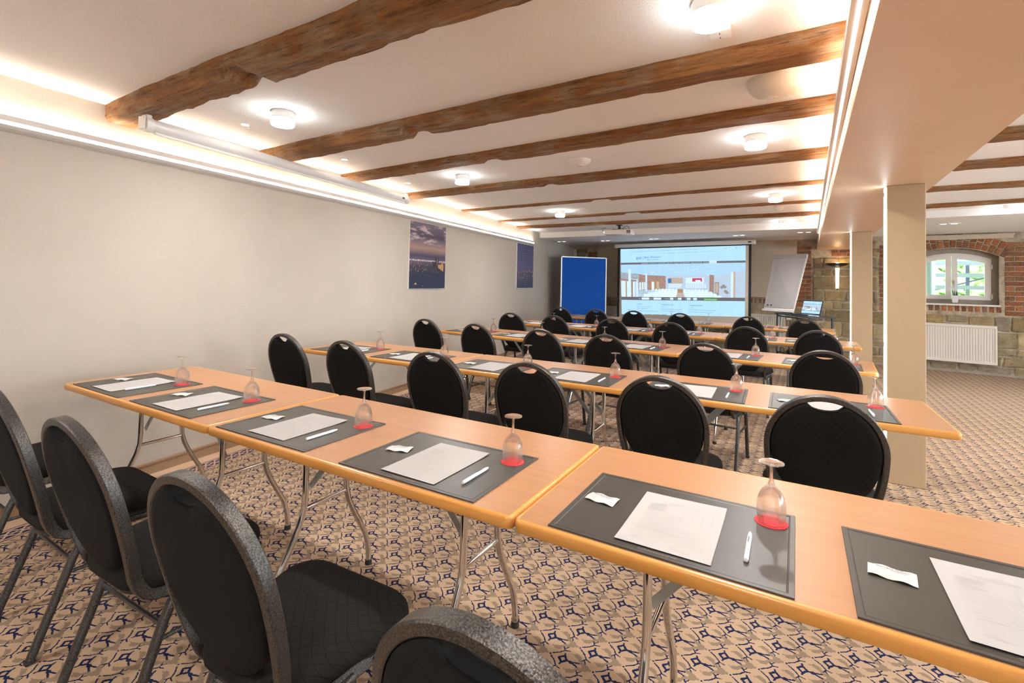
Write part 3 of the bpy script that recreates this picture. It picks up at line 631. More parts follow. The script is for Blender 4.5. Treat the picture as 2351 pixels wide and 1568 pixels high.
b.b.faces.new(rings[-1]); b.build('shell', 'white_paint', t, smooth=True, angle=60)
b = MB(); b.lathe([(.027, -.089), (.024, -.093), (0, -.094)], 20, (0, 0, 0)); b.build('centre_cap', 'white_plastic', t, smooth=True)
t = thing('access_point', 'round white wireless dome on the ceiling in the middle of the room', 'access point', (-1.632, 3.776, ZC))
b = MB(); b.lathe([(.092, 0), (.094, -.006), (.085, -.022), (.055, -.042), (.034, -.047), (0, -.047)], 36); b.build('dome', 'white_plastic', t, smooth=True)
b = MB(); b.lathe([(.032, -.046), (.030, -.053), (0, -.054)], 24); b.build('button', 'white_paint', t, smooth=True)
t = thing('smoke_detector', 'small cream smoke detector below the ceiling behind a drum lamp', 'smoke detector', (-.296, 7.065, ZC))
b = MB(); b.lathe([(.055, 0), (.057, -.02), (.05, -.026), (0, -.026)], 28); b.build('base', 'white_plastic', t, smooth=True)
b = MB(); b.lathe([(.040, -.026), (.044, -.04), (.036, -.056), (.02, -.064), (0, -.065)], 28); b.build('sensor_head', 'white_paint', t, smooth=True)

# ---- rolled projector screen under the beams on the left
P0 = Vector((-3.33, 1.31, 2.215)); P1 = Vector((-3.80, 4.0, 2.215)); L = (P1-P0).length; an = math.atan2(P1.y-P0.y, P1.x-P0.x)
t = thing('rolled_screen', 'white cylindrical case of a rolled up projection screen under the left beams', 'projection screen', P0, an)
b = MB(); b.tube([(.03, 0, 0), (L-.03, 0, 0)], .040, 24); b.build('casing', 'grey_white_metal', t, smooth=True)
b = MB(); b.box((L/2, -.012, -.043), (L-.1, .022, .016), bevel=.004); b.build('slot_bar', 'white_plastic', t)
for x in (0.012, L-.012): b = MB(); b.tube([(x-.02, 0, 0), (x+.02, 0, 0)], .0445, 24); b.box((x, 0, .03), (.03, .05, .07), bevel=.004); b.build('end_cap', 'white_plastic', t, smooth=True)
b = MB(); b.box((-.014, 0, .005), (.008, .06, .075), bevel=.002); b.build('wall_bracket', 'white_plastic', t)
b = MB(); b.box((L-.11, -.0405, .0), (.04, .003, .018), bevel=.001); b.build('badge', 'dark_plastic', t)
b = MB(); b.tube([(L*.53, -.02, -.05), (L*.53-.025, -.02, -.062), (L*.53-.02, -.02, -.075), (L*.53, -.02, -.083), (L*.53+.02, -.02, -.075), (L*.53+.025, -.02, -.062)], .0012, 6, closed=True, ref=(0, 1, 0)); b.build('pull_ring', 'alu', t)

# ---- pictures on the left wall
def picture(t0, t1, z0, z1, mat, label, title):
    o = thing('wall_picture', label, 'picture', wl_(t0, z0, 0), math.atan2(-WD.x, WD.y), None)
    b = MB(); b.boxab((.0, 0, 0), (.018, t1-t0, z1-z0)); p = b.build('print', mat, o)
    if title:
        W2, H2 = t1-t0, z1-z0; q = lambda pts: [(.0185, u*W2, v*H2) for u, v in pts]
        b = MB()
        for pts in ([(.70, .36), (.74, .36), (.74, .47), (.72, .51), (.70, .47)], [(.76, .36), (.80, .36), (.80, .47), (.78, .51), (.76, .47)], [(.60, .36), (.70, .36), (.70, .42), (.60, .42)], [(.56, .34), (1, .22), (1, .38), (.8, .40)]): b.quad(q(pts))
        b.build('church_silhouette', 'print_dark', o)
        b = MB()
        for pts in ([(.78, .33), (.94, .27), (.95, .36), (.90, .44), (.87, .38), (.78, .38)], [(.745, .36), (.755, .36), (.755, .47), (.745, .47)], [(.12, .06), (.20, .06), (.16, .09)]): b.quad([(.0188, y, z) for _, y, z in q(pts)])
        b.build('lit_walls', 'print_glow', o)
    b = MB(); b.boxab((0, -.002, -.002), (.014, t1-t0+.002, z1-z0+.002)); b.build('board_edge', 'white_plastic', o)
    return o
picture(2.815, 3.645, 1.222, 2.055, 'night_city_print', 'square print of a hilltop church over city lights under a moonlit night sky', 1)
picture(6.22, 7.06, 1.216, 2.055, 'star_trail_print', 'square print with circular star trails over a town, beside the far corner', 0)

# ---------------------------------------------------------------- projection screen
SP = Vector((-3.63, 10.48, 0)); SD = Vector((.9903, -.139, 0)); sa = math.atan2(SD.y, SD.x)
t = thing('projection_screen', 'wide projection screen pulled down at the far end, showing a hotel web page', 'projection screen', SP, sa)
b = MB(); b.boxab((-.01, -.05, 2.125), (2.865, .05, 2.205), bevel=.02, seg=3); b.build('casing', 'grey_white_metal', t, smooth=True)
b = MB(); b.box((2.77, -.051, 2.165), (.06, .004, .022), bevel=.001); b.build('badge', 'dark_plastic', t)
b = MB(); b.boxab((.06, -.004, .55), (2.79, .0, 2.13)); b.build('border', 'screen_black', t)
b = MB(); b.boxab((.115, -.0065, .58), (2.745, -.0045, 2.105)); b.build('cloth', 'screen_cloth', t)
b = MB(); b.boxab((.05, -.018, .535), (2.8, .012, .56), bevel=.004); b.build('bottom_bar', 'dark_plastic', t)
# projected page, lit by its own glow
PC = {'pg': (.43, .70, .92), 'bar': (.13, .13, .14), 'blue': (.05, .19, .42), 'ceil': (.40, .64, .86), 'brick': (.34, .22, .19), 'white': (.62, .80, .93), 'grn': (.10, .30, .05), 'txt': (.13, .27, .40), 'wall': (.46, .58, .72), 'stone': (.33, .38, .44), 'red': (.55, .05, .12), 'wood': (.42, .24, .13), 'door': (.28, .26, .24), 'light': (.70, .88, 1.0), 'tan': (.50, .40, .33)}
keys = list(PC)
for k in keys:
    m = N('page_'+k); m.base((.02, .02, .02)); m.b.inputs['Specular IOR Level'].default_value = 0; m.b.inputs['Emission Strength'].default_value = .24
    c = PC[k]; f = m.noise(m.coord('Object'), 60 if k in ('brick', 'stone') else 6, 5, .6)
    if k in ('brick', 'stone'): cc = m.ramp(f, [(.35, tuple(x*.7 for x in c)), (.65, tuple(min(1, x*1.35) for x in c))])
    else: cc = m.ramp(f, [(.3, tuple(x*.95 for x in c)), (.7, tuple(min(1, x*1.04) for x in c))])
    m.l(cc, m.b.inputs['Emission Color']); MT['page_'+k] = m.m
class Page:
    def __init__(s, fn): s.b = MB(); s.f = fn; s.k = 0
    def poly(s, pts, key): s.k += 1; s.b.quad([s.f(x, y, s.k) for x, y in pts], keys.index(key))
    def rect(s, x0, y0, x1, y1, key): s.poly([(x0, y0), (x1, y0), (x1, y1), (x0, y1)], key)
def draw_page(fn, ux, uz, W, H, texts=True, eps=.0001):
    """page coordinates: x 0..1879 right, y 0..1050 down (as seen on the screen)"""
    p = Page(lambda x, y, k: fn(x/1879, 1-y/1050, k)); R2 = random.Random(3)
    p.rect(0, 0, 1879, 1050, 'pg'); p.rect(0, 222, 1879, 252, 'bar'); p.rect(1390, 218, 1495, 252, 'white')
    # hero photograph: a bright hall with chairs in white covers
    p.rect(0, 252, 1879, 770, 'wall'); p.poly([(0, 252), (1879, 252), (1879, 370), (1500, 440), (480, 440), (0, 385)], 'ceil')
    p.poly([(0, 375), (300, 405), (300, 560), (0, 560)], 'stone'); p.poly([(0, 480), (290, 490), (290, 770), (0, 770)], 'white'); p.poly([(0, 475), (270, 500), (270, 530), (0, 510)], 'brick')
    p.rect(80, 520, 100, 770, 'wood'); p.rect(175, 520, 205, 770, 'brick'); p.rect(235, 520, 262, 770, 'wall'); p.poly([(305, 405), (420, 425), (420, 660), (305, 670)], 'brick'); p.poly([(315, 540), (415, 535), (415, 650), (315, 665)], 'white'); p.rect(345, 540, 357, 660, 'wood'); p.rect(385, 540, 395, 655, 'wood')
    p.poly([(450, 425), (745, 440), (745, 640), (450, 660)], 'brick'); p.poly([(490, 510), (655, 510), (655, 660), (490, 660)], 'wood'); p.rect(520, 530, 560, 660, 'light'); p.rect(600, 530, 640, 640, 'tan')
    p.rect(130, 330, 172, 770, 'white'); p.rect(418, 400, 440, 690, 'white'); p.rect(750, 430, 1400, 640, 'wall'); p.rect(790, 470, 1010, 560, 'tan'); p.rect(1050, 470, 1320, 560, 'white'); p.rect(780, 480, 835, 550, 'blue'); p.rect(1150, 478, 1290, 530, 'red'); p.rect(1195, 505, 1270, 530, 'white'); p.rect(1012, 440, 1030, 640, 'ceil')
    p.rect(1395, 430, 1460, 700, 'brick'); p.rect(1470, 540, 1530, 735, 'door'); p.rect(1480, 555, 1522, 700, 'tan'); p.rect(1722, 385, 1750, 770, 'tan'); p.rect(1690, 395, 1722, 770, 'white')
    p.poly([(920, 645), (1010, 645), (1010, 700), (920, 700)], 'wood'); p.poly([(918, 700), (1012, 700), (1030, 770), (905, 770)], 'tan')
    for r in range(3):
        y = 560+22*r
        for i in range(9): p.rect(800+22*i-6*r, y, 817+22*i-6*r, y+20, 'white'); p.rect(1050+34*i, y+4, 1076+34*i, y+24, 'white')
    def chair(x, y, w_): p.poly([(x, y+w_*1.2), (x, y+w_*.3), (x+w_*.25, y), (x+w_*.75, y), (x+w_, y+w_*.3), (x+w_, y+w_*1.2)], 'light' if R2.random() > .3 else 'white')
    for r in range(4):
        for i in range(7+r): chair(885-52*i-10*r, 640+26*r+2*i*0, 44+3*r)
        for i in range(7+r): chair(1020+52*i+8*r, 645+26*r+(2*i), 44+3*r)
    for x, y in ((1620, 680), (1640, 700), (1590, 600), (1610, 615), (1570, 620)): p.poly([(x-30, y), (x, y-30), (x+30, y), (x, y+20)], 'door')
    for i in range(26): x = 480+R2.random()*1000; y = 300+R2.random()*130; p.rect(x, y, x+14+20*R2.random(), y+6, 'light')
    p.rect(0, 770, 1879, 820, 'bar')
    for x0, x1 in ((355, 480), (550, 675), (815, 865), (935, 990), (1070, 1125), (1165, 1220)): p.rect(x0, 778, x1, 812, 'white')
    p.rect(1315, 780, 1510, 822, 'grn')
    p.rect(400, 1042, 760, 1050, 'door')
    if texts:
        X = Vector(ux); Z = Vector(uz); sc = W/1879
        def tx(s, x, y, h, key, mw=None): p.k += 1; text_into(p.b, s, h*sc*1.35, fn(x/1879, 1-y/1050, p.k), X, Z, keys.index(key), 0, maxw=(mw*sc if mw else None))
        tx('BW', 268, 178, 48, 'blue', 92); p.rect(384, 122, 388, 192, 'blue'); tx('Best Western', 402, 158, 36, 'blue', 270); tx('Hotels & Resorts', 438, 190, 19, 'blue', 200)
        tx('Best Western Hotel Schlossm\u00fchle Quedlinburg   www.bestwestern.de/tagungen', 190, 55, 14, 'txt', 1080); tx('o  x', 70, 50, 16, 'txt'); tx('O  *      A  L  =', 1600, 42, 20, 'txt', 260)
        tx('Hotels    Destinationen    Angebote    Best Western Rewards    Login    Kontakt    Deutsch', 690, 90, 13, 'txt', 810)
        for s, x, mw in (('Hotel Startseite', 362, 110), ('Zimmer & Service', 490, 130), ('Lage & Anfahrt', 635, 112), ('Gastronomie', 762, 98), ('Tagungen', 878, 70), ('Erholung & Freizeit', 968, 145), ('Angebote & Specials', 1130, 160), ('Rewards', 1312, 68)): tx(s, x, 244, 15, 'white', mw)
        tx('alle Hotels', 1400, 242, 14, 'txt', 84)
        tx('BEST WESTERN HOTEL SCHLOSSM\u00dcHLE', 300, 690, 16, 'txt', 330); tx('****  QUEDLINBURG', 300, 714, 14, 'bar', 170)
        for s, x, mw in (('Anreise', 300, 50), ('Abreise', 492, 52), ('Erwachsene', 725, 84), ('Kinder', 880, 50), ('EZ', 1045, 18), ('DZ', 1140, 18)): tx(s, x, 800, 14, 'white', mw)
        tx('JETZT BUCHEN', 1330, 811, 18, 'light', 165)
        tx('FAKTEN', 272, 894, 22, 'blue', 78); tx('TAGUNGSTECHNIK', 672, 898, 22, 'blue', 190); tx('TAGUNGSTECHNIK', 1100, 904, 22, 'blue', 200)
        tx('Zahlen Hotelzimmer & Suiten', 272, 926, 14, 'txt', 230); tx('Zahl der Tagungsr\u00e4ume: 11', 272, 956, 14, 'blue', 190); tx('Maximale Personenanzahl im gr\u00f6\u00dften Raum 200', 300, 996, 14, 'blue', 310)
        tx('inklusive', 672, 928, 13, 'txt', 75); tx('Tagungstechnik im Rahmen von Pauschalen', 672, 962, 14, 'blue', 325); tx('Beamer und Leinwand, Flipchart, Pinnwand', 672, 990, 13, 'txt', 320)
        tx('buchbar', 1100, 934, 13, 'txt', 66); tx('Moderationskoffer, Rednerpult, Lautsprecheranlage', 1100, 966, 14, 'blue', 385); tx('Mikrofonanlage, Funkmikrofon, Laserpointer', 1100, 998, 14, 'blue', 350)
        for i in range(7): p.rect(430+46*i, 1043, 446+46*i, 1049, ('white', 'blue', 'light', 'wood', 'grn', 'white', 'red')[i])
    return p
# slight keystone of the projector, as on the photographed screen
def onscreen(u, v, k):
    x = .125+.05*(1-v)+u*(2.568-.055*(1-v)); zb = .668+.095*u; zt = 2.098+.006*u
    return Vector((x, -.0068-.00003*k, zb+(zt-zb)*v))
pg = draw_page(onscreen, (1, 0, 0.02), (0, 0, 1), 2.55, 1.4)
pg.b.build('projected_image', ['page_'+k for k in keys], t)

# ---- pinboard
t = thing('pinboard', 'blue felt pinboard in a slim aluminium frame on a stand in the far left corner', 'pinboard', (-4.50, 9.50, 0), math.atan2(.81, .72)*1.0)
W_ = 1.085; t.rotation_euler[2] = math.atan2(10.30-9.50, -3.78+4.50)
b = MB(); b.boxab((.02, -.012, .42), (W_-.02, .012, 1.88)); b.build('felt_panel', 'pin_blue', t)
b = MB()
for a, c in (((0, -.016, .40), (.022, .016, 1.90)), ((W_-.022, -.016, .40), (W_, .016, 1.90)), ((.02, -.014, 1.88), (W_-.02, .014, 1.90)), ((.02, -.014, .40), (W_-.02, .014, .42))): b.boxab(a, c)
b.build('frame', 'alu', t)
for x in (0.005, W_-.005):
    b = MB(); b.box((x, 0, 1.9), (.035, .036, .022), bevel=.004); b.build('corner_cap', 'dark_plastic', t)
    b = MB(); b.tube([(x, .02, 0.02), (x, .02, .9)], .014, 10); b.build('leg', 'alu', t); b = MB(); b.tube([(x, -.28, .02), (x, .28, .02)], .016, 10); b.build('foot', 'dark_plastic', t)

# ---- flipchart
t = thing('flipchart', 'flipchart easel with blank white paper pad beside the projection screen', 'flipchart', (-.40, 9.6, 0))
TLv, TRv, BLv, BRv = Vector((-.492, 10.30, 1.92)), Vector((.043, 10.01, 1.92)), Vector((-.645, 9.99, .909)), Vector((-.164, 9.60, .909)); O = Vector((-.40, 9.6, 0))
nr = (TRv-BLv).cross(TLv-BRv).normalized(); nr = nr if nr.y < 0 else -nr
def fc(u, v, o): return BLv.lerp(BRv, u).lerp(TLv.lerp(TRv, u), v)-O+nr*o
def slab(b, u0, v0, u1, v1, o0, o1):
    b.prism([fc(u0, v0, o0), fc(u1, v0, o0), fc(u1, v1, o0), fc(u0, v1, o0)], nr*(o1-o0))
b = MB(); slab(b, 0, 0, 1, .985, 0, .012); b.build('board', 'white_plastic', t)
b = MB(); slab(b, .02, .055, .97, .93, .013, .022); b.build('paper_pad', 'paper', t)
b = MB(); slab(b, .0, .93, 1.0, 1.0, .013, .035); b.build('clamp_bar', 'alu', t)
b = MB(); slab(b, -.01, -.02, 1.01, .012, .012, .05); b.build('pen_tray', 'grey_white_metal', t)
for u in (.13, .245): b = MB(); b.tube([fc(u, .09, .022), fc(u, .088, .030)], .014, 14); b.build('magnet', 'dark_plastic', t)
b = MB(); text_into(b, 'Legamaster', .022, fc(.38, .08, .0235), (BRv-BLv).normalized(), (TLv-BLv).normalized(), 0); b.build('lettering', 'print_grey', t)
b = MB(); b.tube([fc(.5, .85, -.014), fc(.5, .25, -.05), Vector((-.44, 10.20, .06))-O], .018, 10); b.build('stand_column', 'alu', t, smooth=True)
b = MB(); b.lathe([(0, 0), (.26, 0), (.26, .018), (.05, .05), (0, .05)], 32, Vector((-.44, 10.20, 0))-O); b.build('round_base', 'grey_white_metal', t, smooth=True)
# ---- trolley with laptop
t = thing('projector_trolley', 'narrow black metal trolley standing beside the flipchart', 'trolley', (-.03, 9.30, 0), -1.08)
b = MB(); b.box((0, .0, .88), (1.05, .40, .018)); b.build('top', 'black_metal', t)
for sx in (-1, 1):
    for sy in (-1, 1): b = MB(); b.box((sx*.50, sy*.17, .44), (.022, .022, .87)); b.build('leg', 'black_metal', t)
b = MB(); b.box((0, -.17, .84), (1.0, .018, .018)); b.box((0, -.17, .22), (1.0, .018, .018)); b.box((0, .17, .22), (1.0, .018, .018)); b.box((0, 0, .22), (.98, .34, .012)); b.build('shelf', 'black_metal', t)
LP = Vector((.0, 9.22, .889)); t = thing('laptop', 'open laptop showing the same web page on the black trolley', 'laptop', LP, -.62)
b = MB(); b.box((0, 0, .009), (.33, .23, .016), bevel=.004); b.build('base', 'laptop_dark', t)
b = MB(); b.prism([(-.165, .115, .014), (.165, .115, .014), (.165, .19, .235), (-.165, .19, .235)], (0, .008, -.003)); b.build('lid', 'laptop_dark', t)
def onlap(u, v, k): 
    v2 = .05+.9*v; return Vector((-.155+.31*u, .1135+.075*v2-.00003*k-.0008, .016+.219*v2))
lp = draw_page(onlap, (1, 0, 0), (0, .32, .95), .31, .2, False); s_ = lp.b.build('display', ['page_'+k for k in keys], t)
b = MB(); b.box((.22, -.12, .007), (.16, .035, .012), bevel=.003); tag(b.build('presenter', 'pen_white', None, loc=LP+Vector((0, 0, 0))), 'slim white remote lying beside the laptop', 'remote'); COL.objects[-1].rotation_euler[2] = -.62

# ---- projector
t = thing('projector', 'white ceiling projector with cables hanging from the last beam', 'projector', (-2.72, 8.03, 2.17), .05)
b = MB(); b.box((0, 0, .035), (.46, .27, .085), bevel=.014, seg=2); b.build('housing', 'white_plastic', t, smooth=True)
b = MB()
for i in range(6): b.box((.165+.01*i*1.1, -.137, .035), (.005, .004, .05))
b.build('vent', 'dark_plastic', t)
b = MB(); b.box((.09, -.137, .035), (.065, .003, .05)); b.build('side_panel', 'white_paint', t)
b = MB(); b.lathe([(0, 0), (.028, 0), (.028, .02), (0, .02)], 16); bmesh.ops.rotate(b.b, cent=(0, 0, 0), matrix=Matrix.Rotation(-PI/2, 3, 'Y'), verts=b.b.verts[:]); bmesh.ops.translate(b.b, vec=(-.222, -.06, .04), verts=b.b.verts[:]); b.build('lens', 'lens_glow', t)
b = MB(); b.tube([(0, 0, .08), (0, 0, .165)], .022, 12); b.box((0, 0, .088), (.24, .05, .014)); b.box((0, 0, .16), (.09, .09, .01)); b.build('mount', 'black_metal', t)
b = MB(); b.tube([(-.05, 0, .09), (-.12, .0, .088), (-.2, 0, .085), (-.24, .0, .07), (-.30, 0, .075), (-.31, 0, .10), (-.27, 0, .12), (-.24, 0, .115)], .004, 6); b.tube([(.05, 0, .095), (.09, 0, .13), (.13, 0, .145), (.16, 0, .12), (.165, 0, .08)], .004, 6); b.build('cable', 'rubber', t)

# ---------------------------------------------------------------- tables, chairs and table settings
TL_, TD_, TH_ = 1.386, .664, .74
ROWS = [(-3.398, 1.015, math.radians(1.052)), (-3.584, 2.585, math.radians(2.036)), (-3.702, 4.505, math.radians(-2.84)), (-3.66, 6.01, math.radians(.2)), (-3.80, 7.90, math.radians(-.6))]
def rp(r, u, v, z=0):
    x0, y0, a = ROWS[r]; return Vector((x0+u*math.cos(a)-v*math.sin(a), y0+u*math.sin(a)+v*math.cos(a), z))
def make_table(label, loc, ang):
    t = thing('folding_table', label, 'table', loc, ang, 'beech folding tables in five rows'); L, D, H = TL_-.004, TD_, TH_
    b = MB(); b.boxab((.012, .012, H-.03), (L-.012, D-.012, H)); b.build('tabletop', 'beech_top', t)
    r = .022; path = []
    for cx, cy, a0 in ((L-.0-r, r, -PI/2), (L-r, D-r, 0), (r, D-r, PI/2), (r, r, PI)):
        for k in range(5): a = a0+PI/2*k/4; path.append((cx+r*math.cos(a), cy+r*math.sin(a), H-.016))
    prof = [(-.0145, .016), (-.006, .0158), (-.002, .013), (0, .008), (0, -.010), (-.003, -.015), (-.008, -.017), (-.0145, -.017)]
    b = MB(); b.sweep(path, [(x, y) for x, y in prof], ref=(0, 0, 1), closed=True); b.build('edge_band', 'beech_edge', t, smooth=True, angle=35)
    b = MB(); b.boxab((.07, .09, H-.052), (L-.07, .11, H-.03)); b.boxab((.07, D-.11, H-.052), (L-.07, D-.09, H-.03)); b.build('underframe', 'zinc', t)
    for fx, dr in ((.275, 1), (1.065, -1)):
        for sy in (-1, 1):
            cy = .357; f = lambda v, z: (fx, cy+sy*v, z)
            b = MB(); path = [f(.105, .705), f(.105, .45), f(.108, .40), f(.122, .35), f(.15, .29), f(.19, .22), f(.222, .165), f(.241, .11), f(.249, .06), f(.252, .012)]
            b.tube(path, .0125, 12, ref=(1, 0, 0)); lg = b.build('leg', 'chrome', t, smooth=True)
            b = MB(); b.lathe([(.0, 0), (.016, 0), (.0165, .006), (.014, .022), (0, .022)], 14, f(.252, 0)); b.build('foot_cap', 'rubber', lg, smooth=True)
            b = MB(); d = dr; b.sweep([(fx+.004*d, cy+sy*.085, .475), (fx+.09*d, cy+sy*.085, .575), (fx+.20*d, cy+sy*.085, .70)], [(-.012, -.0015), (.012, -.0015), (.012, .0015), (-.012, .0015)], ref=(0, 1, 0)); b.build('brace', 'zinc', t)
            b = MB(); b.lathe([(0, -.006), (.015, -.006), (.015, .006), (0, .006)], 14); bmesh.ops.rotate(b.b, cent=(0, 0, 0), matrix=Matrix.Rotation(PI/2, 3, 'X'), verts=b.b.verts[:]); bmesh.ops.translate(b.b, vec=(fx, cy+sy*.083, .665), verts=b.b.verts[:]); b.build('pivot', 'dark_plastic', t)
        b = MB(); b.tube([(fx, .25, .395), (fx, .465, .395)], .009, 10); b.build('crossbar', 'chrome', t, smooth=True); b = MB(); b.tube([(fx, .252, .70), (fx, .462, .70)], .0125, 10); b.build('pivot_tube', 'chrome', t, smooth=True)
    return t
ROWN = ['front row', 'second row', 'middle row', 'fourth row', 'farthest row']
POS3 = ['left one', 'middle one', 'right one']
EXTRA_T = {(0, 0): 'beside the cream wall', (0, 1): 'between two seams', (0, 2): 'cut by the right edge', (1, 2): 'before the column', (4, 2): 'near the laptop trolley'}
def tlab(r, k): return 'beech folding table, %s of the %s%s' % (POS3[k], ROWN[r], (', '+EXTRA_T[(r, k)]) if (r, k) in EXTRA_T else '')
T0 = None
for r in range(5):
    for k in range(3):
        p = rp(r, k*TL_, 0)
        if T0 is None: T0 = make_table(tlab(r, k), p, ROWS[r][2])
        else: dup(T0, p, ROWS[r][2], tlab(r, k))

# ---- chair: x right, y towards the table, origin on the floor under the top of the back
def make_chair(label, loc, ang):
    t = thing('banquet_chair', label, 'chair', loc, ang, 'black upholstered stacking chairs')
    lean = lambda z: .002+(.92-z)*.27 if z > .47 else .1235+(.47-z)*.30
    ZC_, A, BT, BL = .70, .197, .210, .42
    def bp(th, a=A, bt=BT, bl=BL, sh=0.0):
        z = ZC_+(bt if math.cos(th) > 0 else bl)*math.cos(th); return Vector((a*math.sin(th), lean(z)+sh, z))
    end = math.acos(-.243/BL); n = 30
    right = [bp(end*i/n) for i in range(n+1)]
    ex = right[-1].x; right += [Vector((ex-.002, .140, .425)), Vector((ex, .158, .398)), Vector((ex+.002, .185, .384)), Vector((ex+.006, .225, .380)), Vector((ex+.022, .34, .384)), Vector((ex+.034, .49, .390))]
    path = [Vector((-p.x, p.y, p.z)) for p in right[:0:-1]]+right
    w2, d2, c = .0110, .0165, .0032; prof = [(-w2, -d2+c), (-w2+c, -d2), (w2-c, -d2), (w2, -d2+c), (w2, d2-c), (w2-c, d2), (-w2+c, d2), (-w2, d2-c)]
    b = MB(); b.sweep(path, prof, ref=(0, .9, .4)); b.build('back_frame', 'hammered_metal', t, smooth=True, angle=30)
    # padded oval panel with a hand hole cut in its top
    out = []; a_p = A-.010
    m_ = 44
    for i in range(m_):
        th = -PI+2*PI*(i+.5)/m_; z = ZC_+(BT-.009 if math.cos(th) > 0 else .255)*math.cos(th); x = a_p*math.sin(th)
        out.append((x, z))
    top = [(x, z) for x, z in out]; pts = []
    for x, z in out:
        if abs(x) < .066 and z > .8: z = .8985-.001-.036*(1-(x/.066)**2)**.5-.004
        pts.append((x, z))
    b = MB(); b.b.verts.ensure_lookup_table(); cz = .68; rings = []
    for k, (s, y) in enumerate(((.90, -.022), (.975, -.019), (1, -.010), (1, .010), (.975, .020), (.90, .024))):
        rings.append([b.b.verts.new((x*s, lean(cz+(z-cz)*s)+y, cz+(z-cz)*s)) for x, z in pts])
    for a, c2 in zip(rings, rings[1:]):
        for i in range(m_): b.b.faces.new((a[i], a[(i+1) % m_], c2[(i+1) % m_], c2[i]))
    for rg, y in ((rings[0], -.024), (rings[-1], .030)):
        inn = [b.b.verts.new((v.co.x*.5, lean(cz+(v.co.z-cz)*.5)+y, cz+(v.co.z-cz)*.5)) for v in rg]
        for i in range(m_): b.b.faces.new((rg[i], rg[(i+1) % m_], inn[(i+1) % m_], inn[i]))
        cv = b.b.verts.new((0, lean(cz)+y, cz))
        for i in range(m_): b.b.faces.new((inn[i], inn[(i+1) % m_], cv))
    b.build('backrest', 'back_fabric', t, smooth=True, angle=60)
    b = MB(); hp = [Vector((x, lean(.86)-.003, .893-.036*(1-(x/.07)**2)**.5)) for x in [-.069+.138*i/12 for i in range(13)]]
    b.sweep(hp, [(-.0025, -.014), (.0025, -.014), (.0025, .014), (-.0025, .014)], ref=(0, 1, 0)); b.build('hand_hole_rim', 'hole_rim', t, smooth=True)
    # seat cushion
    def outline(s):
        pts = []; hw_r, hw_f, y0, y1 = .178, .222, .115, .515
        import_r = .07
        for cx, cy, rr_, a0 in ((hw_f-.085, y1-.085, .085, 0), (-hw_f+.085, y1-.085, .085, PI/2), (-hw_r+.09, y0+.09, .09, PI), (hw_r-.09, y0+.09, .09, 3*PI/2)):
            for k in range(7): a = a0+PI/2*k/6; pts.append((cx+rr_*math.cos(a), cy+rr_*math.sin(a)))
        my = (y0+y1)/2; return [(x*s, my+(y-my)*s) for x, y in pts]
    b = MB(); rings = []
    for s, z in ((.93, .402), (.99, .410), (1.0, .428), (.985, .448), (.93, .462), (.8, .472), (.5, .478)): rings.append([b.b.verts.new((x, y, z)) for x, y in outline(s)])
    m2 = len(rings[0])
    for a, c2 in zip(rings, rings[1:]):
        for i in range(m2): b.b.faces.new((a[i], a[(i+1) % m2], c2[(i+1) % m2], c2[i]))
    b.b.faces.new(rings[0][::-1]); cv = b.b.verts.new((0, .315, .480))
    for i in range(m2): b.b.faces.new((rings[-1][i], rings[-1][(i+1) % m2], cv))
    b.build('seat', 'seat_fabric', t, smooth=True, angle=70)
    b = MB(); b.prism([(x, y, .392) for x, y in outline(.93)], (0, 0, .012)); b.box((0, .50, .385), (.36, .02, .018)); b.build('seat_pan', 'dark_plastic', t)
    q = .0115; sq = [(-q, -q+.003), (-q+.003, -q), (q-.003, -q), (q, -q+.003), (q, q-.003), (q-.003, q), (-q+.003, q), (-q, q-.003)]
    for sx in (-1, 1):
        b = MB(); b.sweep([(sx*.188, .30, .378), (sx*.188, .24, .372), (sx*.189, .215, .352), (sx*.191, .195, .31), (sx*.196, .09, .012)], sq, ref=(1, 0, 0)); l = b.build('rear_leg', 'hammered_metal', t, smooth=True, angle=50)
        b = MB(); b.box((sx*.196, .0885, .006), (.028, .028, .012), bevel=.003); b.build('foot_cap', 'rubber', l)
        b = MB(); b.sweep([(sx*.196, .36, .378), (sx*.196, .44, .376), (sx*.197, .465, .355), (sx*.198, .478, .31), (sx*.202, .53, .012)], sq, ref=(1, 0, 0)); l = b.build('front_leg', 'hammered_metal', t, smooth=True, angle=50)
        b = MB(); b.box((sx*.202, .531, .006), (.028, .028, .012), bevel=.003); b.build('foot_cap', 'rubber', l)
        b = MB(); b.tube([(sx*.192, .175, .26), (sx*.199, .487, .26)], .007, 8); b.build('stretcher', 'hammered_metal', t)
    b = MB(); b.tube([(-.19, .19, .30), (.19, .19, .30)], .007, 8); b.build('cross_rail', 'hammered_metal', t)
    return t
CH = {0: [(.255, -.50), (.935, -.50), (1.579, -.505), (2.288, -.527), (3.05, -.58)],
 1: [(.309, -.405), (.95, -.417), (1.716, -.457), (2.339, -.466), (3.003, -.447), (3.637, -.471)],
 2: [(.279, -.535), (.998, -.592), (1.739, -.608), (2.344, -.59), (3.118, -.618), (3.84, -.462)],
 3: [(.309, -.47), (.946, -.48), (1.679, -.42), (2.377, -.48), (3.137, -.46), (3.765, -.41)],
 4: [(.251, -.40), (.918, -.46), (1.51, -.38), (2.225, -.42), (3.125, -.40), (3.8, -.38)]}
ORD = ['first from the left wall', 'second from the left wall', 'third from the left wall', 'third from the right end', 'second from the right end', 'at the right end']
SPC = {(0, 0): 'only its seat visible at the left edge', (0, 1): 'its back cut by the left edge', (0, 2): 'oval back left of the biggest chair', (0, 3): 'biggest, whole back and seat visible', (0, 4): 'only its top at the bottom edge'}
RN2 = ['in the front row', 'in the second row', 'in the middle row', 'in the fourth row', 'in the farthest row']
C0 = None
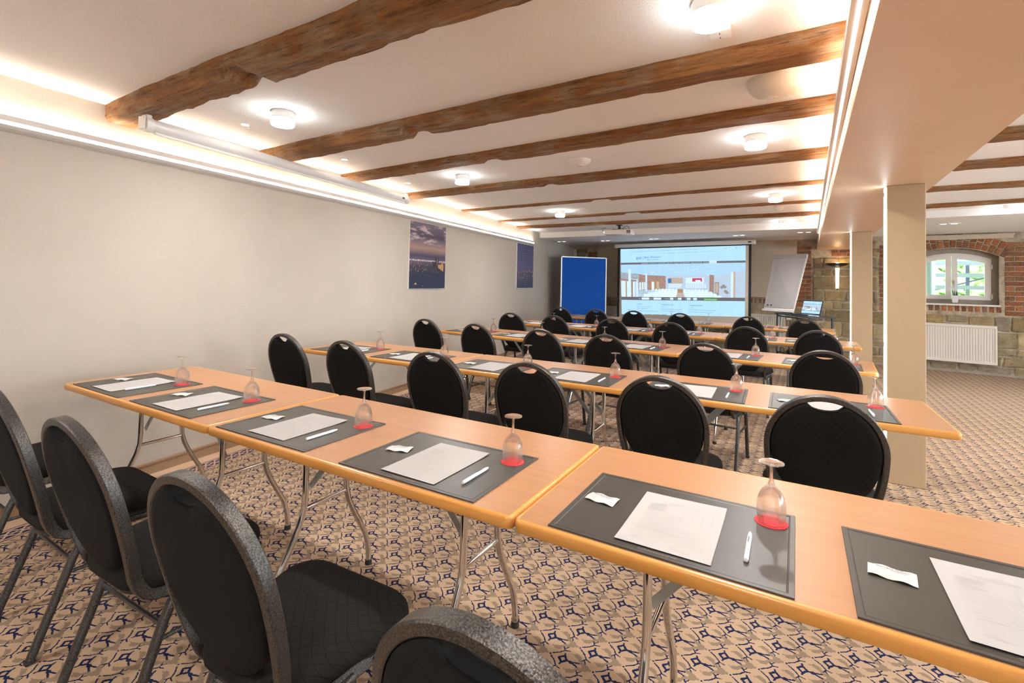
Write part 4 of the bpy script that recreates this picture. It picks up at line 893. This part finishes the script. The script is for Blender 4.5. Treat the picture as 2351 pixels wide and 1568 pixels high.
for r in range(5):
    for i, (u, v) in enumerate(CH[r]):
        lb = 'black oval backed chair %s, %s' % (RN2[r], SPC.get((r, i), ORD[i]))
        p = rp(r, u, v); an = ROWS[r][2]+math.radians((0, -1.5, 1, 1.5, -1, .5)[i])
        if C0 is None: C0 = make_chair(lb, p, an)
        else: dup(C0, p, an, lb)

# ---- place settings
MW, MH = .522, .389
def make_mat(lb, loc, an, emb=True):
    t = thing('desk_mat', lb, 'desk mat', loc, an, 'dark leather desk mats on the tables')
    b = MB(); b.boxab((0, 0, 0), (MW, MH, .0022), bevel=.001); b.build('leather', 'desk_leather', t)
    b = MB(); rg = []
    for o_, z_ in ((0, .0008), (.0008, .0036), (.0105, .0036), (.0118, .0016), (.0132, .0030), (.0146, .0022)): rg.append([b.b.verts.new(p) for p in ((o_, o_, z_), (MW-o_, o_, z_), (MW-o_, MH-o_, z_), (o_, MH-o_, z_))])
    for p_, q_ in zip(rg, rg[1:]):
        for k in range(4): b.b.faces.new((p_[k], p_[(k+1) % 4], q_[(k+1) % 4], q_[k]))
    b.build('raised_border', 'desk_leather', t)
    b = MB(); text_into(b, 'Schlossm\u00fchle', .013, (.215, .0145, .0026), (1, 0, 0), (0, 1, 0), 0, 0, maxw=.085); b.build('embossed_lettering', 'emboss', t)
    return t
def make_paper(lb, loc, an):
    t = thing('sheet_of_paper', lb, 'paper', loc, an, 'printed sheets on the desk mats'); b = MB(); nx, ny = 6, 8; tp = []; bt = []
    hz = lambda i, j: .0006+.05*max(0, j/ny-.74)**2*(i/nx)**2+.035*max(0, .2-j/ny)**2*(1-i/nx)
    for j in range(ny+1):
        tp.append([b.b.verts.new((.21*i/nx, .297*j/ny, hz(i, j)+.0004)) for i in range(nx+1)]); bt.append([b.b.verts.new((.21*i/nx, .297*j/ny, hz(i, j))) for i in range(nx+1)])
    for j in range(ny):
        for i in range(nx): b.b.faces.new((tp[j][i], tp[j][i+1], tp[j+1][i+1], tp[j+1][i])); b.b.faces.new((bt[j][i], bt[j+1][i], bt[j+1][i+1], bt[j][i+1]))
    edge = [(0, i) for i in range(nx)]+[(j, nx) for j in range(ny)]+[(ny, i) for i in range(nx, 0, -1)]+[(j, 0) for j in range(ny, 0, -1)]
    for k in range(len(edge)):
        p_ = edge[k]; q_ = edge[(k+1) % len(edge)]; b.b.faces.new((tp[p_[0]][p_[1]], bt[p_[0]][p_[1]], bt[q_[0]][q_[1]], tp[q_[0]][q_[1]]))
    b.build('sheet', 'paper', t)
    b = MB(); R3 = random.Random(5); z = .0016
    def ln(x0, x1, y, h=.0011, zz=z):
        h *= .6; b.quad([(x0, y, zz), (x1, y, zz), (x1, y+h, zz), (x0, y+h, zz)])
    ln(.098, .112, .262, .002, .0028)
    for k in range(3): ln(.045+.012*k, .16-.006*k, .254-.0048*k, .0009, .0026)
    for k in range(12): ln(.028, .028+.02+.03*R3.random(), .236-.0042*k, .0010)
    for k in range(11): ln(.028, .10+.08*R3.random(), .182-.0098*k, .0009)
    for k in range(9): ln(.028, .188, .086-.0086*k*.6, .0004)
    for x in (.115, .14, .163, .186): b.quad([(x, .17, z), (x+.0005, .17, z), (x+.0005, .226, z), (x, .226, z)])
    ln(.115, .186, .226, .0006)
    for k in range(3): ln(.028, .05+.01*k, .036-.0045*k, .0009); ln(.12, .135+.014*k, .026-.0045*k, .0009)
    b.build('printed_text', 'print_grey', t); return t
def make_packet(lb, loc, an):
    t = thing('sweet_packet', lb, 'packet', loc, an, 'small white wrapped sweets on the desk mats'); b = MB(); nx, ny = 10, 6; tp = []; bt = []
    for j in range(ny+1):
        rowt = []; rowb = []
        for i in range(nx+1):
            x = (i/nx-.5)*.082; y = (j/ny-.5)*.05; e = (1-(2*x/.082)**4)*(1-(2*y/.05)**4); wv_ = .0018*math.sin(i*1.1+j*.7)*(1-e)
            rowt.append(b.b.verts.new((x, y, .0035+.004*e+wv_))); rowb.append(b.b.verts.new((x, y, .0030-.0025*e+wv_)))
        tp.append(rowt); bt.append(rowb)
    for j in range(ny):
        for i in range(nx): b.b.faces.new((tp[j][i], tp[j][i+1], tp[j+1][i+1], tp[j+1][i])); b.b.faces.new((bt[j][i], bt[j+1][i], bt[j+1][i+1], bt[j][i+1]))
    edge = [(0, i) for i in range(nx)]+[(j, nx) for j in range(ny)]+[(ny, i) for i in range(nx, 0, -1)]+[(j, 0) for j in range(ny, 0, -1)]
    for k in range(len(edge)):
        a = edge[k]; c = edge[(k+1) % len(edge)]; b.b.faces.new((tp[a[0]][a[1]], bt[a[0]][a[1]], bt[c[0]][c[1]], tp[c[0]][c[1]]))
    b.build('wrapper', 'packet_white', t, smooth=True, angle=50)
    b = MB(); text_into(b, 'BW | Best Western', .009, (-.026, .006, .0079), (1, 0, 0), (0, 1, 0), 0, 0, maxw=.054); text_into(b, 'Hotels & Resorts', .005, (-.002, .0, .0079), (1, 0, 0), (0, 1, 0), 0, 0, maxw=.026); b.build('lettering', 'print_blue', t); return t
def make_pen(lb, loc, an):
    t = thing('ballpoint_pen', lb, 'pen', loc, an, 'white pens on the desk mats')
    b = MB(); prof = [(.0, 0), (.0046, .0015), (.0052, .01), (.0052, .062), (.0049, .063), (.0049, .064), (.0052, .065), (.0051, .115), (.0038, .132), (.0014, .139), (0, .140)]; b.lathe(prof, 14); bmesh.ops.rotate(b.b, cent=(0, 0, 0), matrix=Matrix.Rotation(-PI/2, 3, 'X'), verts=b.b.verts[:]); bmesh.ops.translate(b.b, vec=(0, 0, .0053), verts=b.b.verts[:]); b.build('barrel', 'pen_white', t, smooth=True)
    b = MB(); b.box((.0035, .028, .0108), (.003, .038, .0016), bevel=.0006); b.box((.0035, .012, .0098), (.003, .005, .003)); b.build('clip', 'pen_white', t)
    b = MB(); b.quad([(-.0015, .075, .01065), (.0005, .075, .01065), (.0005, .105, .01065), (-.0015, .105, .01065)]); b.build('imprint', 'print_blue', t); return t
def make_coaster(lb, loc):
    t = MB(); n = 54; rings = []
    for s, z in ((1.0, .0), (1.0, .0011), (.93, .0016), (.80, .0013), (.76, .0026), (.70, .0013)):
        rings.append([t.b.verts.new(((.0385*s*(1+(.025*math.cos(18*2*PI*i/n) if s > .9 else 0)))*math.cos(2*PI*i/n), (.0385*s*(1+(.025*math.cos(18*2*PI*i/n) if s > .9 else 0)))*math.sin(2*PI*i/n), z)) for i in range(n)])
    for a, c in zip(rings, rings[1:]):
        for i in range(n): t.b.faces.new((a[i], a[(i+1) % n], c[(i+1) % n], c[i]))
    t.b.faces.new(rings[-1]); t.b.faces.new(rings[0][::-1]); o = t.build('paper_coaster', 'coaster_red', loc=loc); tag(o, lb, 'coaster', 'red paper coasters under the glasses'); return o
def make_glass(lb, loc):
    t = thing('wine_glass', lb, 'glass', loc, 0, 'stemmed glasses set upside down')
    po = [(.0310, 0), (.0330, .014), (.0340, .030), (.0335, .045), (.0300, .062), (.0230, .076), (.0140, .086), (.0088, .0905)]; b = MB(); b.lathe(po+[(0, .0912)], 40); b.lathe([(.0310, 0), (.0303, 0)]+[(r-.0008, z-.0002) for r, z in po[1:-2]]+[(.0125, .0835), (.005, .087), (0, .0872)], 40); bmesh.ops.remove_doubles(b.b, verts=b.b.verts[:], dist=1e-5); b.build('bowl', 'bowl_glass', t, smooth=True, angle=60)
    b = MB(); b.lathe([(0, .0914), (.0084, .0915), (.0060, .1), (.0038, .112), (.0034, .128), (.0042, .138), (.0090, .1425), (.0290, .1455), (.0295, .147), (.0290, .1482), (0, .1482)], 36); b.build('stem_and_foot', 'solid_glass', t, smooth=True); return t
MATU = {0: [.072, .701, 1.421, 2.119, 2.862, 3.482], 1: [.086, .755, 1.47, 2.10, 2.805, 3.432], 2: [.08, .74, 1.47, 2.06, 2.86, 3.545], 3: [.08, .74, 1.47, 2.08, 2.87, 3.47], 4: [.08, .74, 1.45, 2.03, 2.88, 3.47]}
MATR = [-.65, .22, .51, .2, -.35, -.46]
SEAT = ['leftmost place', 'second place from the left', 'third place from the left', 'third place from the right', 'second place from the right', 'rightmost place']
RT = ['front row of tables', 'second row of tables', 'middle row of tables', 'fourth row of tables', 'farthest row of tables']
PR = {}
def put(kind, mk, lb, loc, an=0):
    if kind not in PR: PR[kind] = mk(lb, loc, an) if mk not in (make_coaster, make_glass) else mk(lb, loc)
    else:
        o = dup(PR[kind], loc, an, lb)
jr = random.Random(21)
for r in range(5):
    for i, u in enumerate(MATU[r]):
        where = 'at the %s, %s' % (SEAT[i], RT[r])
        a = ROWS[r][2]+math.radians(MATR[i] if r == 0 else (jr.random()-.5)*2); z = TH_+.0003; o = rp(r, u, .017 if r == 0 else .022, z)
        def lp_(x, y, zz): return o+Vector((x*math.cos(a)-y*math.sin(a), x*math.sin(a)+y*math.cos(a), zz))
        put('mat', make_mat, 'dark brown leather desk mat '+where, o, a)
        j = lambda k: (jr.random()-.5)*2*k
        put('paper', make_paper, 'white printed sheet '+where, lp_(.156+j(.003), .029+j(.003), .0034), a+j(.01))
        put('packet', make_packet, 'small white sweet packet '+where, lp_(.070+j(.008), .200+j(.006), .0024), a+((-.10 if r == 0 and i > 3 else .25+j(.2))))
        if (r, i) != (0, 5):
            px = .431 if not (r == 0 and i == 0) else .385
            put('pen', make_pen, 'white pen '+where, lp_(px, .080+j(.006), .0023), a+j(.03))
            c = lp_(.467+j(.004) if not (r == 0 and i < 2) else .450, .318+j(.006), .0024)
            put('coaster', make_coaster, 'red scalloped paper coaster '+where, c)
            put('glass', make_glass, 'upside down stemmed glass '+where, c+Vector((0, 0, .0021)))
